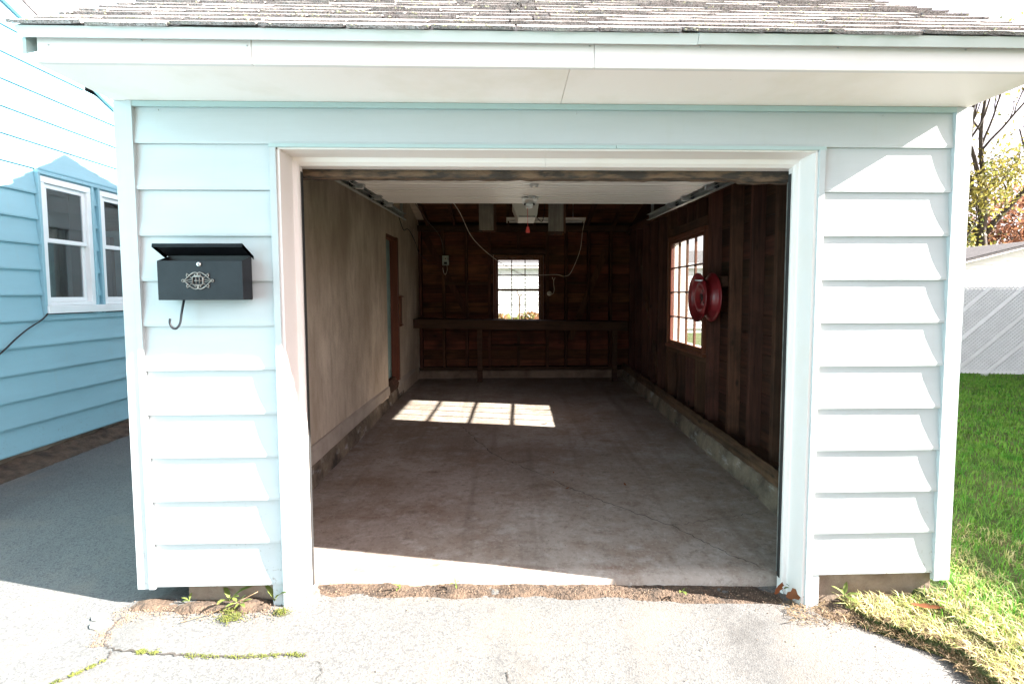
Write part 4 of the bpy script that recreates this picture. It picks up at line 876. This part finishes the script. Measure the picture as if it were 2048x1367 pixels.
# lattice fence
LF = thing('lattice_fence', 'white diagonal lattice fence panel at the far end of the lawn', 'fence', (8.6, 6.6, 0))
FA, FB = Vector((5.2, 7.3, 0)), Vector((10.6, 6.25, 0)); FL = (FB-FA).length; fd = (FB-FA).normalized(); fn = Vector((fd.y, -fd.x, 0)); fz0, fz1 = -.02, 1.585
def fpt(s, z, o): p = FA+fd*s+fn*o; return Vector((p.x, p.y, z))
V = []; F = []
def strip(V, F, s0, s1, up, wd, o):
    """45 degree strip clipped to the panel"""
    H = fz1-fz0; pts = []
    for dw in (-wd/2, wd/2):
        a = Vector((s0+dw, fz0)) if up else Vector((s0+dw, fz1)); pts.append((a, Vector((s0+dw+H, fz1)) if up else Vector((s0+dw+H, fz0))))
    def clip(p, q):
        t0, t1 = 0., 1.; d = q-p
        for lo, hi, pv, dv in ((0, FL, p.x, d.x),):
            t0 = max(t0, (lo-pv)/dv); t1 = min(t1, (hi-pv)/dv)
        return (p+d*t0, p+d*t1) if t1 > t0 else None
    A = clip(*pts[0]); B = clip(*pts[1])
    if not A or not B: return
    b0 = len(V)
    for oo in (o, o-.006):
        for q in (A[0], B[0], B[1], A[1]): V.append(fpt(q.x, q.y, oo))
    F += [(b0, b0+1, b0+2, b0+3), (b0+7, b0+6, b0+5, b0+4), (b0, b0+4, b0+5, b0+1), (b0+1, b0+5, b0+6, b0+2), (b0+2, b0+6, b0+7, b0+3), (b0+3, b0+7, b0+4, b0)]
s = -1.7
while s < FL: strip(V, F, s, 0, True, .038, .010); strip(V, F, s, 0, False, .038, .002); s += .066
tag(mesh('lattice', V, F, 'white_lattice', LF), kind='stuff')
s = -1.6
while s < FL:
    V = []; F = []; strip(V, F, s, 0, True, .085, .018)
    if V: mesh('wide_slat', V, F, 'white_lattice', LF)
    s += .52
V = []; F = []
for s in lin(.02, FL-.02, 3): 
    p = fpt(s, 0, -.09); box('post', p.x-.04, p.x+.04, p.y-.04, p.y+.04, -.1, 1.56, 'white_lattice', LF)
obox('backing_panel', fpt(0, .78, -.03), fpt(FL, .78, -.03), .004, 1.5, 'fence_back', LF)
obox('rail', fpt(0, .02, -.004), fpt(FL, .02, -.004), .02, .05, 'white_lattice', LF)
# ------------------------------------------------------------------ trees
def tree(name, label, base, height, trunk_r, crown, leafmat_, nleaf, leaf, seed, spread=.5, lean=0, levels=4, group=None, first=.35):
    rr = random.Random(seed); t = thing(name, label, 'tree', base, group); V = []; F = []; tips = []
    def grow(p, d, L, r, lv):
        n = 5; pts = [p]; rad = [r]; q = p.copy(); dd = d.copy()
        for i in range(n):
            dd = (dd+Vector((rr.uniform(-1, 1), rr.uniform(-1, 1), rr.uniform(-.3, .8)))*.16).normalized(); q = q+dd*L/n; pts.append(q.copy()); rad.append(r*(1-.45*(i+1)/n))
        tubedata(pts, rad, 7 if lv < 2 else 4, V, F)
        if lv >= levels: tips.append(q); return
        if lv >= 2: tips.append(pts[3])
        for k in range(3 if lv else 5):
            f = rr.uniform(first if lv == 0 else .35, 1.); i = min(n-1, int(f*n)); b = pts[i]+(pts[i+1]-pts[i])*(f*n-i if f < 1 else 1)
            a = rr.uniform(0, 6.28); side = Vector((math.cos(a), math.sin(a), 0)); nd = (dd*(.75)+side*spread*rr.uniform(.7, 1.5)+Vector((0, 0, .25))).normalized()
            grow(b, nd, L*rr.uniform(.5, .72), rad[i]*.62, lv+1)
    grow(Vector(base), Vector((lean, 0, 1)).normalized(), height*.55, trunk_r, 0)
    mesh('trunk', V, F, 'bark', t, True)
    if nleaf:
        r2 = np.random.default_rng(seed); tp = np.array([tuple(p) for p in tips]); idx = r2.integers(0, len(tp), nleaf)
        clump = r2.random(len(tp)) > .25; idx = idx[clump[idx]]; n = len(idx)
        c = tp[idx]+r2.normal(0, crown, (n, 3))*np.array([1, 1, .7])
        leafquads('crown', c, leaf, leafmat_, t, r2)
    return t
def leafquads(name, c, size, mat, parent, r2, flat=0.):
    n = len(c); a = r2.normal(size=(n, 3)); a /= np.linalg.norm(a, axis=1)[:, None]; b = r2.normal(size=(n, 3)); b = np.cross(a, b); b /= np.linalg.norm(b, axis=1)[:, None]
    s = size*r2.uniform(.6, 1.4, (n, 1)); P = np.stack([c-a*s, c+b*s*.55, c+a*s, c-b*s*.55], 1).reshape(-1, 3)
    return fast(name, P, np.arange(4*n, dtype=np.int32), 4, mat, parent)
def fast(name, P, loops, k, mat, parent=None):
    me = bpy.data.meshes.new(name); nf = len(loops)//k; me.vertices.add(len(P)); me.vertices.foreach_set('co', P.astype(np.float32).ravel())
    me.loops.add(len(loops)); me.loops.foreach_set('vertex_index', loops.astype(np.int32)); me.polygons.add(nf)
    me.polygons.foreach_set('loop_start', np.arange(0, nf*k, k, dtype=np.int32)); me.polygons.foreach_set('loop_total', np.full(nf, k, np.int32))
    me.materials.append(MATS[mat]); me.update(calc_edges=True); me.validate(); return link(bpy.data.objects.new(name, me), parent)
tree('bare_tree', 'tall nearly bare tree with dark forked trunk behind the outbuilding', (25.6, 24, 0), 14, .30, .8, 'leaf_yellow', 700, .10, 11, .42, -.03, 5, 'trees beyond the fence', first=.55)
tree('yellow_tree', 'bushy tree with yellow green leaves beside the bare tree', (22.6, 23, 0), 8.6, .18, .62, 'leaf_yellow', 6500, .10, 5, .75, .0, 4, 'trees beyond the fence', first=.2)
tree('green_tree', 'dark green tree low behind the outbuilding roof', (24.2, 27, 0), 8.0, .16, .7, 'leaf_green', 5000, .12, 8, .75, .0, 4, 'trees beyond the fence', first=.15)
tree('red_tree', 'rust red autumn tree at the right edge beyond the outbuilding', (29.3, 27, 0), 9.0, .2, .7, 'leaf_red', 7500, .12, 9, .8, .0, 4, 'trees beyond the fence', first=.15)
tree('red_tree', 'smaller russet autumn tree just behind the bare trunk', (27.0, 30, 0), 7.0, .16, .6, 'leaf_red', 5000, .12, 21, .8, .0, 4, 'trees beyond the fence', first=.15)
tree('yellow_tree', 'yellow tree above the rear house roof in the rear window', (-1.6, 30, 0), 8, .2, .7, 'leaf_yellow', 9000, .16, 31, .8, 0, 4, 'trees behind the rear house', first=.15)
tree('red_tree', 'dark reddish tree above the rear house at the window corner', (2.6, 31, 0), 8, .2, .6, 'leaf_red', 6000, .16, 33, .8, 0, 4, 'trees behind the rear house', first=.15)
# bushes and post behind the garage
for i, (bx, by, br, lab) in enumerate(((-.35, 9.2, .62, 'yellowing bush below the rear window, nearest its left pane'), (.45, 9.6, .6, 'reddish yellow bush below the middle of the rear window'), (1.1, 9.1, .6, 'green yellow bush below the right pane of the rear window'))):
    t = thing('bush', lab, 'bush', (bx, by, 0), 'bushes behind the garage'); r2 = np.random.default_rng(50+i)
    d = r2.normal(size=(2600, 3)); d /= np.linalg.norm(d, axis=1)[:, None]; c = d*(r2.uniform(.3, 1., (2600, 1))**.5)*np.array([br, br*.6, .52])+np.array([bx, by, .52])
    leafquads('foliage', c, .05, 'bush_leaf', t, r2)
    V = []; F = []
    for k in range(7): tubedata([(bx, by, 0), (bx+rnd.uniform(-.2, .2), by+rnd.uniform(-.1, .1), .4), (bx+rnd.uniform(-.45, .45), by+rnd.uniform(-.2, .2), .9)], [.012, .009, .004], 5, V, F)
    mesh('stems', V, F, 'bark', t)
t = thing('garden_post', 'thin rusty garden post with forked top outside the rear window', 'post', (.19, 8.2, 0)); tube('pole', [(.19, 8.2, 0), (.185, 8.2, 1.40)], .014, 'rotten_wood', t, 8); tube('fork', [(.185, 8.2, 1.40), (.13, 8.2, 1.52)], .012, 'rotten_wood', t, 6); tube('fork', [(.185, 8.2, 1.40), (.24, 8.2, 1.46)], .009, 'rotten_wood', t, 6)
# ------------------------------------------------------------------ grass
def blades(name, P, h, wd, mat, lean=.5, seed=1):
    r2 = np.random.default_rng(seed); n = len(P); a = r2.uniform(0, 2*np.pi, n); d = np.stack([np.cos(a), np.sin(a), np.zeros(n)], 1); s = np.stack([-np.sin(a), np.cos(a), np.zeros(n)], 1)
    hh = h*r2.uniform(.5, 1.3, n)[:, None]; l = lean*r2.uniform(.1, 1.4, n)[:, None]; w_ = wd*r2.uniform(.6, 1.3, n)[:, None]; up = np.array([[0, 0, 1.]])
    m1 = P+up*hh*.55+d*hh*l*.35; m2 = P+up*hh*(1-.35*l)+d*hh*l*1.0
    Q = np.stack([P-s*w_, P+s*w_, m1+s*w_*.8, m1-s*w_*.8, m2], 1).reshape(-1, 3); b = np.arange(n)[:, None]*5
    T = np.concatenate([b+np.array([[0, 1, 2]]), b+np.array([[0, 2, 3]]), b+np.array([[3, 2, 4]])], 1).ravel()
    return fast(name, Q, T, 3, mat)
def scatter(n, x0, x1, y0, y1, keep, seed):
    r2 = np.random.default_rng(seed); X = r2.uniform(x0, x1, n); Y_ = r2.uniform(y0, y1, n); out = []
    for a, b in zip(X, Y_):
        if keep(a, b, r2): out.append((a, b, zlawn(a, b)-.004))
    return np.array(out)
def not_garage(x, y): return not (x < 2.16 and y > -.0)
g1 = scatter(52000, 1.6, 4.6, -1.5, 3.4, lambda x, y, r: not_garage(x, y) and x > edge_x(y)+.10 and (x-edge_x(y) > .10+.35*r.random() if y < .05 else True) and mnoise.noise(Vector((x*3, y*3, 2))) > -.35-r.random()*.4, 3)
tag(blades('grass', g1, .055, .0022, 'grass_green', .8, 4), 'mown green lawn grass beside the garage', kind='stuff')
g2 = scatter(110000, 2.2, 11, .6, 8.2, lambda x, y, r: x > .3*y+.2 and (y > 2.6 or x > 4.4), 6)
g1b = scatter(5000, 1.9, 4.6, -1.2, 3.4, lambda x, y, r: not_garage(x, y) and x > edge_x(y)+.2 and mnoise.noise(Vector((x*2.3, y*2.3, 11))) > .05, 14)
tag(blades('grass', g1b, .105, .0026, 'grass_green', 1.0, 15), 'longer grass tufts in the lawn beside the garage', kind='stuff')
tag(blades('grass', g2, .060, .0045, 'grass_green', .8, 7), 'mown green lawn grass towards the lattice fence', kind='stuff')
g3 = scatter(42000, 1.5, 3.0, -1.5, .7, lambda x, y, r: not_garage(x, y) and x > edge_x(y)+.0 and r.random() < math.exp(-max(0, x-edge_x(y)-.12)*1.5) and mnoise.noise(Vector((x*4, y*4, 7))) > -.3, 9)
tag(blades('dry_grass', g3, .050, .0022, 'grass_dry', 1.1, 10), 'dry yellow grass along the driveway edge', kind='stuff')
# matted straw lying along the asphalt edge and by the right jamb
P = []
r2 = np.random.default_rng(12)
while len(P) < 7000:
    y = r2.uniform(-1.5, .06); x = edge_x(y)+r2.normal(.06, .09)
    if y > -.14: x = r2.uniform(1.30, 2.15); y = r2.uniform(-.16, .03) if r2.random() < .8 else r2.uniform(-.24, -.05)
    if x > edge_x(y)-.04 or y > -.14: P.append((x, y, max(zdrive(x, y), zlawn(x, y) if x > 1.6 else -9)+r2.uniform(0, .016)))
P = np.array(P); n = len(P); a = r2.uniform(0, 2*np.pi, n); L = r2.uniform(.015, .06, n); d = np.stack([np.cos(a)*L, np.sin(a)*L, r2.uniform(-.006, .014, n)], 1); s = np.stack([-np.sin(a), np.cos(a), np.zeros(n)], 1)*r2.uniform(.0007, .0018, (n, 1)); md = P+d*.5+np.array([0, 0, .006])
Q = np.stack([P-s, P+s, md+s, md-s, P+d+s*.3, P+d-s*.3], 1).reshape(-1, 3); b = np.arange(n)[:, None]*6
tag(fast('straw', Q, np.concatenate([b+np.array([[0, 1, 2, 3]]), b+np.array([[3, 2, 4, 5]])], 1).ravel(), 4, 'straw'), 'matted dead grass along the driveway edge', kind='stuff')
# ------------------------------------------------------------------ soil at the threshold and under the siding
def soilpatch(name, x0, x1, y0f, y1f, nx_, ny_, top, seed, zf=zdrive, label=None):
    V = []; F = []
    for j in range(ny_+1):
        for i in range(nx_+1):
            x = x0+(x1-x0)*i/nx_; a, b = y0f(x), y1f(x); v = j/ny_; y = a+(b-a)*v
            e = min(1, 4*v*(1-v)*1.3)*min(1, 6*i/nx_, 6*(nx_-i)/nx_)
            z = zf(x, y)-.006+e*(top*(.6+.8*mnoise.noise(Vector((x*6, y*9, seed))))+.006*mnoise.noise(Vector((x*40, y*40, seed))))
            V.append((x, y, z))
    n = nx_+1; F = [(j*n+i, j*n+i+1, (j+1)*n+i+1, (j+1)*n+i) for j in range(ny_) for i in range(nx_)]
    return tag(mesh(name, V, F, 'soil', smooth=True), label, kind='stuff')
nf = lambda x, s, a=.03: a*mnoise.noise(Vector((x*5, s, 0)))+a*.4*mnoise.noise(Vector((x*19, s, 0)))
soilpatch('soil', -1.02, 1.42, lambda x: .06+nf(x, 1)-max(0, (x-.45))*.09, lambda x: .215+nf(x, 2, .015), 150, 10, .016, 3, label='dirt along the garage threshold')
soilpatch('soil', -1.80, -1.05, lambda x: -.060+nf(x, 3), lambda x: .055, 60, 10, .028, 5, label='dirt under the siding below the mailbox')
soilpatch('soil', 1.44, 2.12, lambda x: -.12+nf(x, 6)+.05*(x-1.4), lambda x: .055, 50, 10, .03, 8, label='dirt under the siding right of the doorway')
def crumbs(name, pts, r0, r1, mat, label):
    V = []; F = []
    for p in pts:
        r = rnd.uniform(r0, r1); b0 = len(V)
        for d in ((1, 0, 0), (-1, 0, 0), (0, 1, 0), (0, -1, 0), (0, 0, 1), (0, 0, -1)): V.append(Vector(p)+Vector(d)*r*rnd.uniform(.6, 1.2))
        F += [(b0+a, b0+b_, b0+c_) for a, b_, c_ in ((0, 2, 4), (2, 1, 4), (1, 3, 4), (3, 0, 4), (2, 0, 5), (1, 2, 5), (3, 1, 5), (0, 3, 5))]
    return tag(mesh(name, V, F, mat), label, kind='stuff')
pts = []
for i in range(1300):
    x = rnd.uniform(-1.02, 1.42); y = rnd.gauss(.11-max(0, x-.4)*.06, .045); pts.append((x, y, zdrive(x, y)+rnd.uniform(.0, .018)))
for i in range(1100):
    x = rnd.uniform(-1.82, -1.04); y = rnd.gauss(-.055, .03); pts.append((x, y, zdrive(x, y)+rnd.uniform(0, .008)))
for i in range(500):
    t_ = rnd.random(); x = -1.74+.02*math.sin(t_*9)+rnd.gauss(0, .02); y = -.06-.22*t_; pts.append((x, y, zdrive(x, y)+.002))
for i in range(900):
    x = rnd.uniform(1.35, 2.0); y = rnd.gauss(-.09, .05); pts.append((x, y, zdrive(x, y)+rnd.uniform(0, .02)))
crumbs('dirt_crumbs', pts, .0010, .0042, 'crumb', 'loose dirt crumbs by the walls')
pts = []
for i in range(700): x = rnd.uniform(-1.3, 1.6); y = rnd.uniform(.3, 4.5)**1.0; pts.append((x, y, zfl(x, y)+.001))
crumbs('grit', pts, .001, .004, 'crumb', 'grit scattered on the garage floor')
pts = [(rnd.uniform(-3.2, 1.6), rnd.uniform(-.9, .0)) for i in range(120)]
crumbs('driveway_grit', [(a, b, zdrive(a, b)+.003) for a, b in pts], .001, .0045, 'crumb', 'grit on the driveway')
# two pale chips at the driveway corner
for i, (a, b, r, lab) in enumerate(((-1.84, -.10, .030, 'smaller pale stone chip at the corner of the asphalt patch'), (-1.80, -.15, .036, 'larger pale stone chip at the corner of the asphalt patch'))):
    bm = bmesh.new(); bmesh.ops.create_icosphere(bm, subdivisions=2, radius=r)
    for v in bm.verts: v.co = Vector((v.co.x*1.2, v.co.y*.8, v.co.z*.35))*(1+.35*mnoise.noise(v.co*60+Vector((i*9, 0, 0))))+Vector((a, b, zdrive(a, b)+.007))
    tag(frombm('stone_chip', bm, 'pale_stone', None, False), lab, 'stone', 'stone chips by the garage corner')
# driveway cracks with moss
dzf = lambda x, y: zdrive(x, y)+.004*mnoise.noise(Vector((x*2, y*2, 0)))
drv = bpy.data.objects['driveway']
C1 = [(-1.75, -.09), (-1.735, -.2), (-1.66, -.285), (-1.5, -.31), (-1.35, -.325), (-1.2, -.335), (-1.05, -.335), (-.92, -.325), (-.84, -.335)]
C2 = [(-1.64, -.30), (-1.62, -.345), (-1.66, -.41), (-1.74, -.50), (-1.82, -.60), (-1.9, -.8)]
C3 = [(-.02, -.42), (-.01, -.50), (-.018, -.58), (-.012, -.66), (-.022, -.9)]
crackline('crack', C1, .010, dzf, drv, .006, 12, zo=.003); crackline('crack', C2, .007, dzf, drv, .005, 12, zo=.003); crackline('crack', C3, .006, dzf, drv, .006, 12, zo=.003)
crackline('crack', [(-.78, -.36), (-.74, -.42), (-.75, -.47)], .003, dzf, drv, .006, 10, zo=.003)
pts = []
for C, n, w_, rngs in ((C1, 1300, .008, ((.36, .42), (.5, .98))), (C2, 700, .006, ((.25, .75),))):
    Pp = spline([Vector((a, b, 0)) for a, b in C], 20)
    for i in range(n):
        lo, hi = rnd.choice(rngs); u = lo+(hi-lo)*rnd.random(); p = Pp[int(u*(len(Pp)-1))]
        if mnoise.noise(Vector((u*19, 4, 1))) < -.15: continue
        x, y = p.x+rnd.gauss(0, w_), p.y+rnd.gauss(0, w_*.8); pts.append((x, y, dzf(x, y)+rnd.uniform(0, .006)))
for cx_, cy2, n, r in ((-1.27, -.10, 500, .03), (-1.30, -.05, 200, .015), (-1.06, -.06, 350, .018)):
    for i in range(n): x, y = cx_+rnd.gauss(0, r), cy2+rnd.gauss(0, r*.6); pts.append((x, y, zdrive(x, y)+rnd.uniform(0, .018)))
crumbs('moss', pts, .0014, .0036, 'moss', 'green moss in the driveway cracks')
# ------------------------------------------------------------------ weeds, fallen leaves
def leafshape(bm, base, d, L, wd, up, bend=.3, tooth=0.):
    d = Vector(d).normalized(); s = d.cross(Vector(up)).normalized(); u = s.cross(d); rows = []
    K = 7
    for i in range(K+1):
        t_ = i/K; ww = wd*math.sin(math.pi*min(1, .06+t_*.94))**.8*(1+(tooth if i % 2 else -tooth)); c = Vector(base)+d*L*t_+u*(-bend*L*t_*t_)
        rows.append((bm.verts.new(c-s*ww/2+u*ww*.18), bm.verts.new(c), bm.verts.new(c+s*ww/2+u*ww*.18)))
    for i in range(K):
        for k in range(2): bm.faces.new((rows[i][k], rows[i][k+1], rows[i+1][k+1], rows[i+1][k]))
def weed(base, n, L, label, seed, mat='weed_leaf'):
    rr = random.Random(seed); t = thing('weed', label, 'weed', base, 'weeds by the garage wall')
    for k in range(n):
        a = rr.uniform(0, 6.28); el = rr.uniform(.25, 1.1); d = Vector((math.cos(a)*math.cos(el), math.sin(a)*math.cos(el)-.25, math.sin(el))); l = L*rr.uniform(.6, 1.2)
        bm = bmesh.new(); leafshape(bm, Vector(base)+d*l*.25, d, l, l*.34, (0, 0, 1), .35, .12); lf = frombm('leaf', bm, mat, t, True)
        tube('stalk', [base, Vector(base)+d*l*.26], .0018, mat, lf, 5)
for i, (b, n, L, lab) in enumerate((((-1.27, -.02, .02), 6, .058, 'broad leafed weed in the middle of the dirt below the siding'), ((-1.12, .0, .02), 5, .07, 'taller weed against the left door casing'), ((-1.33, .005, .02), 4, .08, 'thin weed against the footing below the mailbox'), ((-1.52, .01, .02), 4, .035, 'tiny weed near the garage corner post'), ((1.40, .09, -.02), 7, .03, 'small weed at the foot of the right door jamb'), ((-.55, .10, .012), 5, .03, 'small weed in the threshold dirt, leftmost'), ((-.28, .12, .012), 6, .03, 'small weed in the threshold dirt, second from the left jamb'), ((.84, .06, -.01), 6, .03, 'small weed in the shaded threshold dirt'), ((1.62, .0, -.01), 8, .05, 'weed tuft under the siding right of the doorway'))): weed(b, n, L, lab, 70+i)
tt = tube('dry_stalk', [(-1.20, .01, .06), (-1.30, -.06, .035), (-1.40, -.11, .022), (-1.47, -.135, .012)], .0016, 'straw', None, 6, 5); tag(tt, 'dry stalk lying over the dirt below the siding', 'twig')
for i, (b, L, d, up, lab) in enumerate((((1.30, .04, -.02), .085, (.1, -.1, .8), (.3, -1, .2), 'curled brown leaf standing by the right door jamb'), ((1.35, .03, -.03), .10, (1, -.1, .25), (0, -.6, 1), 'brown leaf lying nearest the right door jamb'), ((1.86, -.11, .015), .12, (.9, -.5, -.05), (0, -.3, 1), 'long rusty leaf on the dry grass right of the doorway'))):
    bm = bmesh.new(); leafshape(bm, b, d, L, L*(.5 if i < 2 else .22), up, -.25, .2); tag(frombm('dry_leaf', bm, 'brown_leaf', None, True), lab, 'leaf', 'dry leaves by the doorway')
for i, (x, y, s, lab) in enumerate(((.40, 1.30, .03, 'curled brown leaf scrap near the middle of the floor'), (.86, 1.35, .028, 'tan leaf scrap on the floor nearest the right curb'), (.52, 1.00, .028, 'greenish leaf scrap in front of the floor crack'), (.55, 1.55, .02, 'small round leaf scrap beyond the crack'), (.34, 1.62, .018, 'tiny dark leaf scrap on the crack'), (.40, 3.1, .05, 'flat brown leaf on the floor right of the sun patch'))):
    bm = bmesh.new(); leafshape(bm, (x, y, zfl(x, y)+.006), (math.cos(i*2.), math.sin(i*2.), .12), s, s*.6, (0, 0, 1), -.3, .2); tag(frombm('leaf_scrap', bm, 'brown_leaf', None, True), lab, 'leaf', 'leaf scraps on the garage floor')
for i in range(26):
    x, y = rnd.uniform(2.6, 8.5), rnd.uniform(.4, 6)
    bm = bmesh.new(); leafshape(bm, (x, y, zlawn(x, y)+.045), (math.cos(i), math.sin(i), .1), .08, .05, (0, 0, 1), -.2, .2); tag(frombm('fallen_leaf', bm, 'brown_leaf', None, True), 'fallen brown leaf lying on the green lawn', 'leaf', 'fallen leaves on the lawn')
# screw heads along fascia, soffit and head board
for (x, y, z) in [(XL+.06, YF-.001, 2.37), (-1.35, YF-.001, 2.39), (-.97, YF-.001, 2.375), (.30, YF-.001, 2.388), (.72, YF-.001, 2.390), (1.25, YF-.001, 2.392), (1.75, YF-.001, 2.39)]:
    lathe('screw', [(0, -.0022), (.0028, -.0016), (.0034, 0), (0, 0)], (x, y, z), (0, 1, 0), 'steel', G, 8)
for x in (-1.56, -.72, .30, 1.72): lathe('screw', [(0, -.0025), (.003, -.0018), (.0036, 0), (0, 0)], (x, .009, 2.276), (0, 1, 0), 'steel', G, 8)
